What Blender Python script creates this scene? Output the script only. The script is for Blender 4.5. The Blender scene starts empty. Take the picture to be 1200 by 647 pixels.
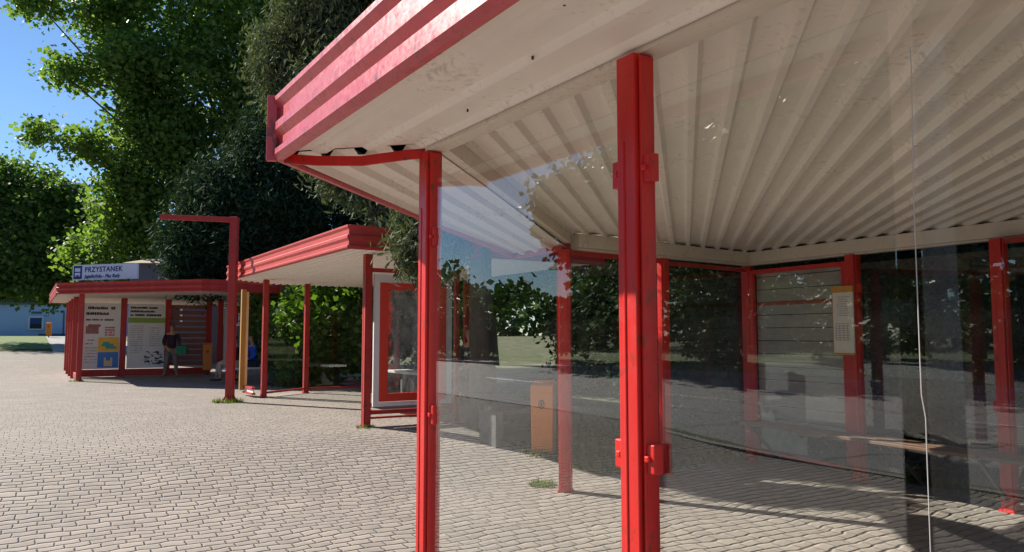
import bpy, bmesh, math, random
import numpy as np
from mathutils import Vector, Matrix
R = math.radians
rnd = random.Random(7)
C = bpy.context.scene.collection
sc = bpy.context.scene

# ------------------------------------------------------------------ camera, sky, sun, exposure
EYE = 1.6
cam_d = bpy.data.cameras.new('camera'); cam = bpy.data.objects.new('camera', cam_d); C.objects.link(cam)
cam.location = (0, 0, EYE); cam.rotation_euler = (R(90) + math.atan(69.5/900), 0, 0)
cam_d.sensor_width = 36; cam_d.lens = 27; cam_d.clip_start = .05; cam_d.clip_end = 2000
sc.camera = cam
SUN_HEAD, SUN_ELEV = R(-61), R(33.5)          # heading clockwise from +Y
w = bpy.data.worlds.new('World'); sc.world = w; w.use_nodes = True
nt = w.node_tree; bg = nt.nodes['Background']
sky = nt.nodes.new('ShaderNodeTexSky'); sky.sky_type = 'NISHITA'; sky.sun_disc = False
sky.sun_elevation = SUN_ELEV; sky.sun_rotation = SUN_HEAD % (2*math.pi)
sky.air_density = 1.0; sky.dust_density = 0; sky.ozone_density = 6
nt.links.new(sky.outputs[0], bg.inputs['Color']); bg.inputs['Strength'].default_value = .072
sd = bpy.data.lights.new('sun', 'SUN'); sun = bpy.data.objects.new('sun', sd); C.objects.link(sun)
sd.energy = 4.8; sd.angle = R(.55); sd.color = (1, .93, .82)
S = Vector((math.sin(SUN_HEAD)*math.cos(SUN_ELEV), math.cos(SUN_HEAD)*math.cos(SUN_ELEV), math.sin(SUN_ELEV)))
sun.rotation_euler = S.to_track_quat('Z', 'Y').to_euler(); sun.location = (-20, 20, 30)
sc.view_settings.view_transform = 'Standard'; sc.view_settings.look = 'None'
sc.view_settings.exposure = .92; sc.view_settings.gamma = 1
sc.render.engine = 'CYCLES'
cy = sc.cycles
cy.max_bounces = 10; cy.transparent_max_bounces = 24; cy.use_denoising = True
cy.sample_clamp_indirect = 6

# ------------------------------------------------------------------ street frame: u along the street (away), v across it (to the right)
H = R(-32.3)
DU = Vector((math.sin(H), math.cos(H))); DV = Vector((math.cos(H), -math.sin(H)))
def W(u, v): return (u*DU.x + v*DV.x, u*DU.y + v*DV.y)
def UV(x, y): return (x*DU.x + y*DU.y, x*DV.x + y*DV.y)
def ss(a, b, x):
    t = min(1, max(0, (x-a)/(b-a))); return t*t*(3-2*t)
def gz(u, v):
    lift = min(1, max(0, (v+10)/6)) if v < -4 else 1
    return .27*ss(6.8, 10.6, u)*lift + 1.25*min(1, max(0, (u-31)/31))*lift
def gxy(x, y): return gz(*UV(x, y))

# ------------------------------------------------------------------ object helpers
def tag(o, label=None, cat=None, group=None, kind=None):
    if label: o['label'] = label
    if cat: o['category'] = cat
    if group: o['group'] = group
    if kind: o['kind'] = kind
    return o
def empty(name, loc, label, cat, group=None):
    o = bpy.data.objects.new(name, None); C.objects.link(o); o.location = loc; o.empty_display_size = .2
    return tag(o, label, cat, group)
def wloc(o):
    l = Vector((0, 0, 0))
    while o: l = l + o.location; o = o.parent
    return l

class MB:
    """collects world-space faces, links them as one mesh object"""
    def __init__(s): s.v = []; s.f = []
    def add(s, vs, fs):
        n = len(s.v); s.v += [tuple(p) for p in vs]; s.f += [tuple(i+n for i in f) for f in fs]; return s
    def obox(s, c, ax, ay, az, hx, hy, hz):
        c = Vector(c); P = []
        for k in (-1, 1):
            for j in (-1, 1):
                for i in (-1, 1): P.append(c + ax*hx*i + ay*hy*j + az*hz*k)
        return s.add(P, [(0,2,3,1),(4,5,7,6),(0,1,5,4),(2,6,7,3),(0,4,6,2),(1,3,7,5)])
    def box(s, u0, u1, v0, v1, z0, z1):
        c = W((u0+u1)/2, (v0+v1)/2)
        return s.obox((c[0], c[1], (z0+z1)/2), DU.to_3d(), DV.to_3d(), Vector((0,0,1)), abs(u1-u0)/2, abs(v1-v0)/2, abs(z1-z0)/2)
    def bar(s, p, q, w, h, up=(0,0,1)):
        """box from p to q (world), w across, h along up"""
        p, q = Vector(p), Vector(q); d = (q-p); L = d.length; d.normalize(); up = Vector(up)
        sd_ = d.cross(up)
        if sd_.length < 1e-4: sd_ = d.cross(Vector((1,0,0)))
        sd_.normalize(); up2 = sd_.cross(d)
        return s.obox((p+q)/2, d, sd_, up2, L/2, w/2, h/2)
    def tube(s, pts, rad, n=8, caps=True):
        pts = [Vector(p) for p in pts]; rings = []
        if not isinstance(rad, (list, tuple)): rad = [rad]*len(pts)
        a0 = None; vs = []
        for i, p in enumerate(pts):
            d = (pts[min(i+1, len(pts)-1)] - pts[max(i-1, 0)]).normalized()
            if a0 is None: a0 = d.orthogonal().normalized()
            a = (a0 - d*a0.dot(d)).normalized(); a0 = a; b = d.cross(a)
            for k in range(n):
                t = 2*math.pi*k/n; vs.append(p + (a*math.cos(t)+b*math.sin(t))*rad[i])
        fs = []
        for i in range(len(pts)-1):
            for k in range(n): fs.append((i*n+k, i*n+(k+1)%n, (i+1)*n+(k+1)%n, (i+1)*n+k))
        if caps: fs += [tuple(range(n))[::-1], tuple((len(pts)-1)*n+k for k in range(n))]
        return s.add(vs, fs)
    def prism(s, poly, z0, z1):
        """poly: world xy list ccw"""
        n = len(poly); a = sum(poly[i][0]*poly[(i+1)%n][1]-poly[(i+1)%n][0]*poly[i][1] for i in range(n))
        if a < 0: poly = poly[::-1]
        vs = [(p[0], p[1], z0) for p in poly] + [(p[0], p[1], z1) for p in poly]
        fs = [tuple(range(n))[::-1], tuple(range(n, 2*n))] + [(i, (i+1)%n, n+(i+1)%n, n+i) for i in range(n)]
        return s.add(vs, fs)
    def build(s, name, mat, parent=None, bevel=0, smooth=False, label=None):
        me = bpy.data.meshes.new(name); off = wloc(parent)
        me.from_pydata([(p[0]-off.x, p[1]-off.y, p[2]-off.z) for p in s.v], [], s.f); me.update()
        if smooth:
            for p in me.polygons: p.use_smooth = True
        o = bpy.data.objects.new(name, me); C.objects.link(o); o.parent = parent
        if mat: me.materials.append(mat)
        if bevel:
            m = o.modifiers.new('bevel', 'BEVEL'); m.width = bevel; m.segments = 2; m.limit_method = 'ANGLE'
        if label: o['label'] = label
        return o
def single(mb, name, mat, loc, label, cat, group=None, **k):
    o = mb.build(name, mat, None, **k)
    L = Vector(loc); o.data.transform(Matrix.Translation(-L)); o.location = L
    return tag(o, label, cat, group)
def copy_tree(o, parent=None):
    c = o.copy(); C.objects.link(c); c.parent = parent
    for ch in list(o.children): copy_tree(ch, c)
    return c

# ------------------------------------------------------------------ materials
def mat(name):
    m = bpy.data.materials.new(name); m.use_nodes = True
    return m, m.node_tree, m.node_tree.nodes['Principled BSDF']
def N(nt, t, **k):
    n = nt.nodes.new(t)
    for a, b in k.items():
        if hasattr(n, a): setattr(n, a, b)
        else: n.inputs[a].default_value = b
    return n
def ramp(nt, fac, stops):
    r = nt.nodes.new('ShaderNodeValToRGB'); e = r.color_ramp.elements
    while len(e) < len(stops): e.new(.5)
    for el, (p, c) in zip(e, stops): el.position = p; el.color = (*c, 1) if len(c) == 3 else c
    nt.links.new(fac, r.inputs[0]); return r.outputs[0]
def mix(nt, fac, a, b, mode='MIX'):
    n = nt.nodes.new('ShaderNodeMix'); n.data_type = 'RGBA'; n.blend_type = mode
    for sock, v in ((n.inputs[0], fac), (n.inputs[6], a), (n.inputs[7], b)):
        if isinstance(v, (int, float)): sock.default_value = v
        elif isinstance(v, tuple): sock.default_value = (*v, 1)
        else: nt.links.new(v, sock)
    return n.outputs[2]
def math_n(nt, op, a, b=None, c=None):
    n = nt.nodes.new('ShaderNodeMath'); n.operation = op
    for i, v in enumerate((a, b, c)):
        if v is None: continue
        if isinstance(v, (int, float)): n.inputs[i].default_value = v
        else: nt.links.new(v, n.inputs[i])
    return n.outputs[0]
def pos(nt, scale=(1,1,1), rotz=0):
    g = N(nt, 'ShaderNodeNewGeometry'); m = N(nt, 'ShaderNodeMapping')
    m.inputs['Scale'].default_value = scale; m.inputs['Rotation'].default_value = (0,0,rotz)
    nt.links.new(g.outputs['Position'], m.inputs[0]); return m.outputs[0]
def noise(nt, vec, scale, detail=4, rough=.55):
    n = N(nt, 'ShaderNodeTexNoise'); n.inputs['Scale'].default_value = scale; n.inputs['Detail'].default_value = detail
    n.inputs['Roughness'].default_value = rough; nt.links.new(vec, n.inputs['Vector']); return n.outputs['Fac']
def bump(nt, b, h, strength=.3, dist=.01):
    n = N(nt, 'ShaderNodeBump'); n.inputs['Strength'].default_value = strength; n.inputs['Distance'].default_value = dist
    nt.links.new(h, n.inputs['Height']); nt.links.new(n.outputs[0], b.inputs['Normal'])

def paint(name, col, dark=.75, rough=.4, dirt=(.16,.1,.07), dirt_amt=.35, nscale=6, bstr=.08, stretch=(1,1,.25), rust=0):
    m, nt, b = mat(name)
    p = pos(nt, stretch); f = noise(nt, p, nscale, 6, .6); f2 = noise(nt, pos(nt), 35, 4, .6)
    c = mix(nt, ramp(nt, f, [(.3,(0,0,0)),(.7,(1,1,1))]), tuple(x*dark for x in col), col)
    d = ramp(nt, math_n(nt, 'MULTIPLY', f, f2), [(.30,(0,0,0)),(.42,(1,1,1))])
    c = mix(nt, math_n(nt, 'MULTIPLY', d, dirt_amt), c, dirt)
    if rust:
        rs_ = noise(nt, pos(nt, (1,1,.6)), 16, 5, .7); f3 = noise(nt, pos(nt), 1.3, 3)
        c = mix(nt, math_n(nt, 'MULTIPLY', ramp(nt, rs_, [(.575,(0,0,0)),(.63,(1,1,1))]), ramp(nt, f3, [(.42,(.15,)*3),(.6,(.9,)*3)])), c, (.13,.045,.02))
        c = mix(nt, math_n(nt, 'MULTIPLY', ramp(nt, noise(nt, pos(nt, (1,1,.15)), 9, 4), [(.5,(0,0,0)),(.75,(1,1,1))]), .35), c, tuple(min(1, x*1.15+.05) for x in col))
    nt.links.new(c, b.inputs['Base Color'])
    nt.links.new(ramp(nt, f2, [(.3,(rough*.8,)*3),(.7,(min(1,rough*1.3),)*3)]), b.inputs['Roughness'])
    bump(nt, b, f2, bstr, .004)
    return m
def plain(name, col, rough=.6, metal=0, var=.15, nscale=12):
    m, nt, b = mat(name)
    f = noise(nt, pos(nt), nscale, 5)
    nt.links.new(mix(nt, f, tuple(x*(1-var) for x in col), tuple(min(1,x*(1+var)) for x in col)), b.inputs['Base Color'])
    b.inputs['Roughness'].default_value = rough; b.inputs['Metallic'].default_value = metal
    return m
M = {}
M['red'] = paint('red_post_paint', (.70,.02,.016), .8, .36, dirt=(.2,.03,.025), rust=1)
M['red_old'] = paint('red_weathered_paint', (.50,.03,.024), .75, .5, dirt=(.15,.04,.035), rust=1)
M['fascia'] = paint('red_fascia_paint', (.60,.07,.085), .88, .33, dirt=(.34,.07,.07), dirt_amt=.5, nscale=3, stretch=(1,1,1), rust=1)
M['fascia_mid'] = paint('red_mid_fascia_paint', (.56,.045,.035), .8, .45, dirt=(.3,.05,.04), dirt_amt=.5, nscale=3, stretch=(1,1,1))
M['bright_red'] = paint('orange_red_frame_paint', (.78,.05,.02), .9, .4)
M['soffit'] = paint('offwhite_sheet_paint', (.90,.83,.74), .9, .5, dirt=(.40,.32,.25), dirt_amt=.5, nscale=2.2, stretch=(1,1,1), bstr=.05)
M['beam'] = paint('cream_beam_paint', (.78,.69,.58), .88, .5, dirt=(.35,.28,.2), dirt_amt=.5, nscale=3, stretch=(1,1,1))
M['roof'] = plain('grey_roofing_felt', (.16,.16,.16), .9)
M['white'] = plain('white_board', (.78,.78,.76), .5, var=.06)
M['orange'] = paint('orange_plastic', (.88,.25,.02), .92, .45, dirt=(.35,.1,.02), dirt_amt=.3)
M['dark'] = plain('dark_metal', (.03,.03,.032), .5)
M['wood'] = paint('brown_bench_wood', (.20,.11,.065), .6, .55, dirt=(.07,.04,.03), nscale=4, stretch=(3,3,9))
M['plank'] = paint('grey_weathered_boards', (.50,.47,.43), .75, .7, dirt=(.14,.12,.1), nscale=3, stretch=(1,1,5))
M['concrete'] = paint('grey_concrete', (.36,.35,.33), .75, .85, dirt=(.13,.12,.1), nscale=3)
M['pale_concrete'] = paint('pale_concrete', (.42,.41,.39), .85, .85, dirt=(.2,.19,.17), nscale=3)
M['dconcrete'] = paint('dark_concrete', (.13,.13,.125), .75, .85, dirt=(.05,.05,.05), nscale=3)
M['yellow'] = paint('ochre_paint', (.50,.27,.055), .7, .6, dirt=(.15,.08,.03), dirt_amt=.6, nscale=5)
M['silicone'] = plain('white_silicone', (.5,.5,.47), .5)
M['ink'] = plain('black_ink', (.02,.02,.025), .6)
M['navy'] = plain('navy_ink', (.015,.04,.22), .5)
M['blue_print'] = plain('blue_print', (.05,.22,.62), .5)
M['yellow_print'] = plain('yellow_print', (.85,.50,.06), .5)
M['green_print'] = plain('green_print', (.26,.42,.06), .5)
M['teal_print'] = plain('teal_print', (.06,.36,.30), .5)
M['red_print'] = plain('red_print', (.55,.06,.05), .5)
M['grey_print'] = plain('grey_print', (.42,.42,.43), .6)
M['sand_print'] = plain('sand_print', (.75,.55,.28), .6)
M['sign_white'] = plain('pale_sign_face', (.66,.74,.88), .4, var=.04)
M['paper'] = plain('paper', (.88,.86,.80), .7, var=.05)
M['blue_wall'] = paint('pale_blue_render', (.38,.54,.84), .92, .8, dirt=(.3,.42,.65), nscale=1)
M['grey_wall'] = paint('grey_render', (.11,.13,.17), .9, .7, dirt=(.12,.13,.15), nscale=1)
M['tan_roof'] = paint('tan_roof_sheet', (.48,.40,.28), .85, .7, nscale=1)
M['cream_wall'] = paint('cream_render', (.62,.56,.46), .9, .8, dirt=(.4,.35,.28), nscale=1)
M['window'] = plain('dark_window_glass', (.03,.045,.06), .12)
M['orange_edge'] = plain('amber_edging', (.70,.33,.05), .5)

def glass(name, f0=.05, dirt=.04, tint=(.97,.985,.98), streak=1):
    m, nt, b = mat(name); nt.nodes.remove(b)
    out = nt.nodes['Material Output']
    g = N(nt, 'ShaderNodeNewGeometry')
    dp = N(nt, 'ShaderNodeVectorMath', operation='DOT_PRODUCT'); nt.links.new(g.outputs['Incoming'], dp.inputs[0]); nt.links.new(g.outputs['Normal'], dp.inputs[1])
    cth = math_n(nt, 'ABSOLUTE', dp.outputs['Value'])
    sch = math_n(nt, 'MULTIPLY_ADD', math_n(nt, 'POWER', math_n(nt, 'SUBTRACT', 1, cth), 5), 1-f0, f0)
    tr = N(nt, 'ShaderNodeBsdfTransparent'); tr.inputs[0].default_value = (*tint, 1)
    gl = N(nt, 'ShaderNodeBsdfGlossy'); gl.inputs['Roughness'].default_value = 0; gl.inputs[0].default_value = (1,1,1,1)
    mx = N(nt, 'ShaderNodeMixShader'); nt.links.new(sch, mx.inputs[0]); nt.links.new(tr.outputs[0], mx.inputs[1]); nt.links.new(gl.outputs[0], mx.inputs[2])
    df = N(nt, 'ShaderNodeBsdfDiffuse'); df.inputs[0].default_value = (.8,.78,.74,1)
    p = pos(nt, (1.2,1.2,.35)); f = noise(nt, p, 3, 6, .65); sp = noise(nt, pos(nt), 60, 2, .5)
    k = math_n(nt, 'MULTIPLY', ramp(nt, f, [(.42,(.08,)*3),(.72,(1,1,1))]), dirt)
    spk = math_n(nt, 'MULTIPLY', ramp(nt, sp, [(.70,(0,0,0)),(.76,(1,1,1))]), .09*streak)
    k = math_n(nt, 'ADD', k, spk)
    m2 = N(nt, 'ShaderNodeMixShader'); nt.links.new(k, m2.inputs[0]); nt.links.new(mx.outputs[0], m2.inputs[1]); nt.links.new(df.outputs[0], m2.inputs[2])
    nt.links.new(m2.outputs[0], out.inputs[0]); return m
M['glass'] = glass('shelter_glass', .060, .005, streak=.5)
M['glass_scratch_reflect'] = glass('scratched_pale_reflect_plexiglass', .07, .30, streak=3)  # heavy diffuse film paints a pale reflection along with the scratches
M['glass_old'] = glass('dusty_glass', .045, .008, streak=.6)

def leaf(name, c1, c2, trans=.35, rough=.5, spec=.25):
    m, nt, b = mat(name); out = nt.nodes['Material Output']
    g = N(nt, 'ShaderNodeNewGeometry'); f = noise(nt, pos(nt), .6, 3)
    r = math_n(nt, 'ADD', math_n(nt, 'MULTIPLY', g.outputs['Random Per Island'], .6), math_n(nt, 'MULTIPLY', f, .4))
    col = mix(nt, r, c1, c2)
    nt.links.new(col, b.inputs['Base Color']); b.inputs['Roughness'].default_value = rough; b.inputs['Specular IOR Level'].default_value = spec
    t = N(nt, 'ShaderNodeBsdfTranslucent')
    nt.links.new(mix(nt, 1, col, (1.35,1.45,.6), 'MULTIPLY'), t.inputs[0])
    mx = N(nt, 'ShaderNodeMixShader'); mx.inputs[0].default_value = trans
    nt.links.new(b.outputs[0], mx.inputs[1]); nt.links.new(t.outputs[0], mx.inputs[2]); nt.links.new(mx.outputs[0], out.inputs[0])
    return m
M['far_leaf'] = leaf('far_tree_leaf', (.03,.065,.02), (.075,.125,.03), .35)
M['maple'] = leaf('maple_leaf', (.062,.125,.03), (.20,.29,.075), .56)
M['lime'] = leaf('linden_leaf', (.055,.115,.032), (.14,.21,.055), .48)
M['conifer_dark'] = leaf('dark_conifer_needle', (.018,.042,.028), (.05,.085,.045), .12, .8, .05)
M['conifer'] = leaf('greygreen_cypress_scale', (.07,.10,.06), (.17,.20,.115), .15, .8, .1)
M['bush'] = leaf('green_bush_leaf', (.05,.11,.015), (.13,.22,.03), .5)
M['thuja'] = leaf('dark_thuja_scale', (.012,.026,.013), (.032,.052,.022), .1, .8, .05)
M['grass'] = leaf('grass_blade', (.07,.12,.02), (.15,.20,.04), .35)
M['bark'] = paint('grey_brown_bark', (.16,.13,.10), .5, .9, dirt=(.05,.04,.03), nscale=9, bstr=.6)

# pavers
def pavers():
    m, nt, b = mat('interlocking_pavers')
    p = pos(nt, (1,1,1), -R(90)+0)      # placeholder mapping, replaced below
    g = N(nt, 'ShaderNodeNewGeometry'); sx = N(nt, 'ShaderNodeSeparateXYZ'); nt.links.new(g.outputs['Position'], sx.inputs[0])
    X, Y = sx.outputs[0], sx.outputs[1]
    U = math_n(nt, 'MULTIPLY_ADD', X, DU.x, math_n(nt, 'MULTIPLY', Y, DU.y))
    V = math_n(nt, 'MULTIPLY_ADD', X, DV.x, math_n(nt, 'MULTIPLY', Y, DV.y))
    nz = noise(nt, pos(nt), 1.1, 3); nz2 = noise(nt, pos(nt), 14, 3)
    U2 = math_n(nt, 'ADD', U, math_n(nt, 'MULTIPLY', math_n(nt, 'SINE', math_n(nt, 'MULTIPLY', V, 2*math.pi/.175)), .0035))
    U2 = math_n(nt, 'ADD', U2, math_n(nt, 'MULTIPLY', math_n(nt, 'SUBTRACT', nz, .5), .33))
    V2 = math_n(nt, 'ADD', V, math_n(nt, 'MULTIPLY', math_n(nt, 'SUBTRACT', nz2, .5), .03))
    wn = N(nt, 'ShaderNodeTexWhiteNoise', noise_dimensions='1D'); nt.links.new(math_n(nt, 'FLOOR', math_n(nt, 'DIVIDE', U2, .052/.42)), wn.inputs['W'])
    V2 = math_n(nt, 'ADD', V2, math_n(nt, 'MULTIPLY', wn.outputs['Value'], .07))
    cv = N(nt, 'ShaderNodeCombineXYZ'); nt.links.new(V2, cv.inputs[0]); nt.links.new(math_n(nt, 'MULTIPLY', U2, .42), cv.inputs[1])
    def brick(mortar, smooth):
        br = N(nt, 'ShaderNodeTexBrick'); nt.links.new(cv.outputs[0], br.inputs['Vector'])
        for k, v in (('Scale',1),('Mortar Size',mortar),('Mortar Smooth',smooth),('Bias',0),('Brick Width',.175),('Row Height',.052)): br.inputs[k].default_value = v
        br.inputs['Color1'].default_value = (0,0,0,1); br.inputs['Color2'].default_value = (1,1,1,1); br.inputs['Mortar'].default_value = (.5,.5,.5,1)
        br.offset = .5; return br
    br = brick(.0027, .6); bw = brick(.011, 1.0)
    big = noise(nt, pos(nt), .35, 4, .6); mid = noise(nt, pos(nt), 3.2, 5, .6); fine = noise(nt, pos(nt), 70, 4, .65)
    base = mix(nt, ramp(nt, big, [(.35,(0,0,0)),(.68,(1,1,1))]), (.25,.222,.192), (.315,.25,.206))
    base = mix(nt, .45, base, mix(nt, br.outputs['Color'], (.15,.14,.13), (.37,.33,.29)))
    base = mix(nt, ramp(nt, br.outputs['Color'], [(.86,(0,0,0)),(.93,(.55,)*3)]), base, (.20,.165,.14))
    base = mix(nt, math_n(nt, 'MULTIPLY', ramp(nt, mid, [(.42,(0,0,0)),(.70,(1,1,1))]), .55), base, (.22,.20,.18))
    stain = noise(nt, pos(nt), .9, 6, .7); base = mix(nt, math_n(nt, 'MULTIPLY', ramp(nt, stain, [(.50,(0,0,0)),(.62,(1,1,1))]), .35), base, (.40,.345,.29))
    base = mix(nt, ramp(nt, fine, [(.35,(.25,)*3),(.6,(0,0,0))]), base, (.2,.18,.16))
    jc = mix(nt, mid, (.06,.052,.045), (.19,.16,.13))
    c = mix(nt, br.outputs['Fac'], mix(nt, math_n(nt, 'MULTIPLY', ramp(nt, noise(nt, pos(nt), 6, 4, .7), [(.40,(0,0,0)),(.62,(1,1,1))]), .3), base, (.40,.34,.285)), jc)
    nt.links.new(c, b.inputs['Base Color']); b.inputs['Roughness'].default_value = .85
    h = math_n(nt, 'SUBTRACT', math_n(nt, 'MULTIPLY', fine, .12), bw.outputs['Fac'])
    h = math_n(nt, 'ADD', h, math_n(nt, 'MULTIPLY', br.outputs['Color'], .25))
    h = math_n(nt, 'ADD', h, math_n(nt, 'MULTIPLY', mid, .6))
    bump(nt, b, h, 1.0, .015)
    return m
M['paver'] = pavers()
def asphalt():
    m, nt, b = mat('worn_asphalt')
    f = noise(nt, pos(nt), .5, 5); fine = noise(nt, pos(nt), 90, 3)
    crack = N(nt, 'ShaderNodeTexVoronoi', feature='DISTANCE_TO_EDGE'); crack.inputs['Scale'].default_value = .22
    wv = N(nt, 'ShaderNodeVectorMath', operation='ADD'); nzv = N(nt, 'ShaderNodeTexNoise'); nzv.inputs['Scale'].default_value = .8
    p = pos(nt); nt.links.new(p, nzv.inputs['Vector']); nt.links.new(p, wv.inputs[0]); nt.links.new(nzv.outputs['Color'], wv.inputs[1]); nt.links.new(wv.outputs[0], crack.inputs['Vector'])
    c = mix(nt, f, (.24,.24,.24), (.34,.34,.335)); c = mix(nt, math_n(nt,'MULTIPLY',fine,.4), c, (.07,.07,.07))
    c = mix(nt, ramp(nt, crack.outputs['Distance'], [(.0,(1,1,1)),(.012,(0,0,0))]), c, (.03,.03,.03))
    nt.links.new(c, b.inputs['Base Color']); b.inputs['Roughness'].default_value = .8; bump(nt, b, fine, .4, .006)
    return m
M['asphalt'] = asphalt()
def soil():
    m, nt, b = mat('grass_and_soil')
    f = noise(nt, pos(nt), 1.4, 6, .65); fine = noise(nt, pos(nt), 40, 4)
    c = mix(nt, ramp(nt, f, [(.42,(0,0,0)),(.56,(1,1,1))]), (.20,.155,.105), (.085,.125,.03))
    c = mix(nt, math_n(nt,'MULTIPLY',fine,.5), c, (.05,.06,.02))
    nt.links.new(c, b.inputs['Base Color']); b.inputs['Roughness'].default_value = .95; bump(nt, b, fine, .6, .03)
    return m
M['soil'] = soil()
def lawn():
    m, nt, b = mat('mown_lawn')
    f = noise(nt, pos(nt), .8, 6, .65); fine = noise(nt, pos(nt), 30, 4)
    c = mix(nt, f, (.10,.16,.03), (.17,.24,.05)); c = mix(nt, math_n(nt,'MULTIPLY',fine,.5), c, (.05,.09,.02))
    nt.links.new(c, b.inputs['Base Color']); b.inputs['Roughness'].default_value = .9; bump(nt, b, fine, .6, .04)
    return m
M['lawn'] = lawn()

# ------------------------------------------------------------------ ground, pavement, road
def sheet(name, u0, u1, v0, v1, dz, m, step=1.0, kind='structure'):
    nu = max(2, int(abs(u1-u0)/step)+1); nv = max(2, int(abs(v1-v0)/max(step,.8))+1)
    us = np.linspace(u0, u1, nu); vs = np.linspace(v0, v1, nv); P = []; F = []
    for a in us:
        for b in vs: x, y = W(a, b); P.append((x, y, gz(a, b)+dz))
    for i in range(nu-1):
        for j in range(nv-1):
            F.append((i*nv+j, (i+1)*nv+j, (i+1)*nv+j+1, i*nv+j+1))
    me = bpy.data.meshes.new(name); me.from_pydata(P, [], F); me.update()
    for p in me.polygons: p.use_smooth = True
    if me.polygons[0].normal.z < 0: me.flip_normals()
    o = bpy.data.objects.new(name, me); C.objects.link(o); me.materials.append(m); o['kind'] = kind
    return o
# terrain as one sheet with finer rows where it slopes
def terrain():
    us = list(np.linspace(-500, -20, 9)) + list(np.linspace(-12, 75, 88)) + list(np.linspace(85, 600, 10))
    vs = list(np.linspace(-500, -30, 9)) + list(np.linspace(-22, 14, 46)) + list(np.linspace(24, 600, 10))
    P = []; F = []; nv = len(vs)
    for a in us:
        for b in vs:
            x, y = W(a, b); P.append((x, y, gz(a, b)-.03 - (.09 if b < -5.2 else 0)))
    for i in range(len(us)-1):
        for j in range(nv-1): F.append((i*nv+j, (i+1)*nv+j, (i+1)*nv+j+1, i*nv+j+1))
    me = bpy.data.meshes.new('ground'); me.from_pydata(P, [], F); me.update()
    if me.polygons[0].normal.z < 0: me.flip_normals()
    o = bpy.data.objects.new('ground', me); C.objects.link(o); me.materials.append(M['soil']); o['kind'] = 'structure'
terrain()
sheet('pavement', -14, 44, -5, 5.55, 0, M['paver'], .5)
sheet('shelter_floor', -8, 6.95, 5.55, 8.15, 0, M['paver'], .5)
sheet('shelter_floor', 10.4, 20, 5.55, 8.2, 0, M['paver'], .5)
sheet('shelter_floor', 22, 36, 5.55, 9, 0, M['paver'], .5)
sheet('path', 44, 75, 1.2, 5.5, .004, M['concrete'], 1.5)
sheet('lawn', 46, 75, -4.9, 1.2, .02, M['lawn'], 1.5)
sheet('road', -60, 140, -20, -5.15, -.11, M['asphalt'], 2.0)
k = MB()
for a in np.arange(-60, 140, 2.0):
    x0, x1 = W(a, -5.08), W(a+1.99, -5.08); k.bar((*x0, gz(a,-5.08)-.05), (*x1, gz(a+2,-5.08)-.05), .15, .13)
o = k.build('kerb', M['concrete']); o['kind'] = 'structure'
k = MB()
for a in np.arange(-60, 140, 2.0):
    x0, x1 = W(a, -20.08), W(a+1.99, -20.08); k.bar((*x0, -.05), (*x1, -.05), .15, .13)
o = k.build('kerb', M['concrete']); o['kind'] = 'structure'
sheet('far_pavement', -60, 140, -22.5, -20.16, .005, M['concrete'], 3.0)
sheet('far_lawn', -60, 140, -42, -22.5, .0, M['lawn'], 4.0)
k = MB()
for a in np.arange(-58, 138, 9.0): k.prism([W(a,-12.56), W(a+4,-12.56), W(a+4,-12.44), W(a,-12.44)], -.108, -.104)
o = k.build('lane_marking', M['white']); o['kind'] = 'structure'

# ------------------------------------------------------------------ shelters
ZB, ZT = 2.5, 2.83            # underside and top of a shelter's fascia above its floor
def inset(poly, ds):
    """convex ccw polygon (uv), each edge i->i+1 moved inwards by ds[i]"""
    n = len(poly); L = []
    for i in range(n):
        a, b = Vector(poly[i]), Vector(poly[(i+1)%n]); d = (b-a).normalized(); nn = Vector((-d.y, d.x)); L.append((a+nn*ds[i], d))
    out = []
    for i in range(n):
        (p, d), (q, e) = L[i-1], L[i]; den = d.x*e.y-d.y*e.x
        t = ((q-p).x*e.y-(q-p).y*e.x)/den; out.append(tuple(p+d*t))
    return out
def corrugated(polyuv, ang, z, name, parent, m, per=.178, hgt=.036, phase=0.):
    """trapezoidal sheet, ribs along angle ang from +u (towards +v), clipped to the polygon (ccw in uv)"""
    d = Vector((math.cos(ang), math.sin(ang))); n = Vector((-d.y, d.x))
    P = [Vector(p) for p in polyuv]
    s0, s1 = min(p.dot(d) for p in P)-.1, max(p.dot(d) for p in P)+.1
    t0, t1 = min(p.dot(n) for p in P)-.3, max(p.dot(n) for p in P)+.3
    prof = []; t = t0 + phase
    while t < t1:
        for o_, h_ in ((0,0),(.034,0),(.056,1),(.156,1)): prof.append((t+o_*per/.178, z+h_*hgt))
        t += per
    bm = bmesh.new(); A = []
    for tt, zz in prof:
        for s_ in (s0, s1):
            q = d*s_+n*tt; x, y = W(q.x, q.y); A.append(bm.verts.new((x, y, zz)))
    for i in range(len(prof)-1): bm.faces.new((A[2*i], A[2*i+1], A[2*i+3], A[2*i+2]))
    cx = sum((p for p in P), Vector((0,0)))/len(P); cw = Vector((*W(*cx), z))
    for i in range(len(P)):
        a, b = Vector((*W(*P[i]), z)), Vector((*W(*P[(i+1)%len(P)]), z))
        nn = (b-a).cross(Vector((0,0,1))).normalized()
        if nn.dot(cw-a) > 0: nn = -nn
        bmesh.ops.bisect_plane(bm, geom=bm.verts[:]+bm.edges[:]+bm.faces[:], plane_co=a, plane_no=nn, clear_outer=True, dist=1e-5)
    off = wloc(parent); bmesh.ops.translate(bm, verts=bm.verts, vec=-off)
    me = bpy.data.meshes.new(name); bm.to_mesh(me); bm.free(); me.materials.append(m)
    o = bpy.data.objects.new(name, me); C.objects.link(o); o.parent = parent
    return o
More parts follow.
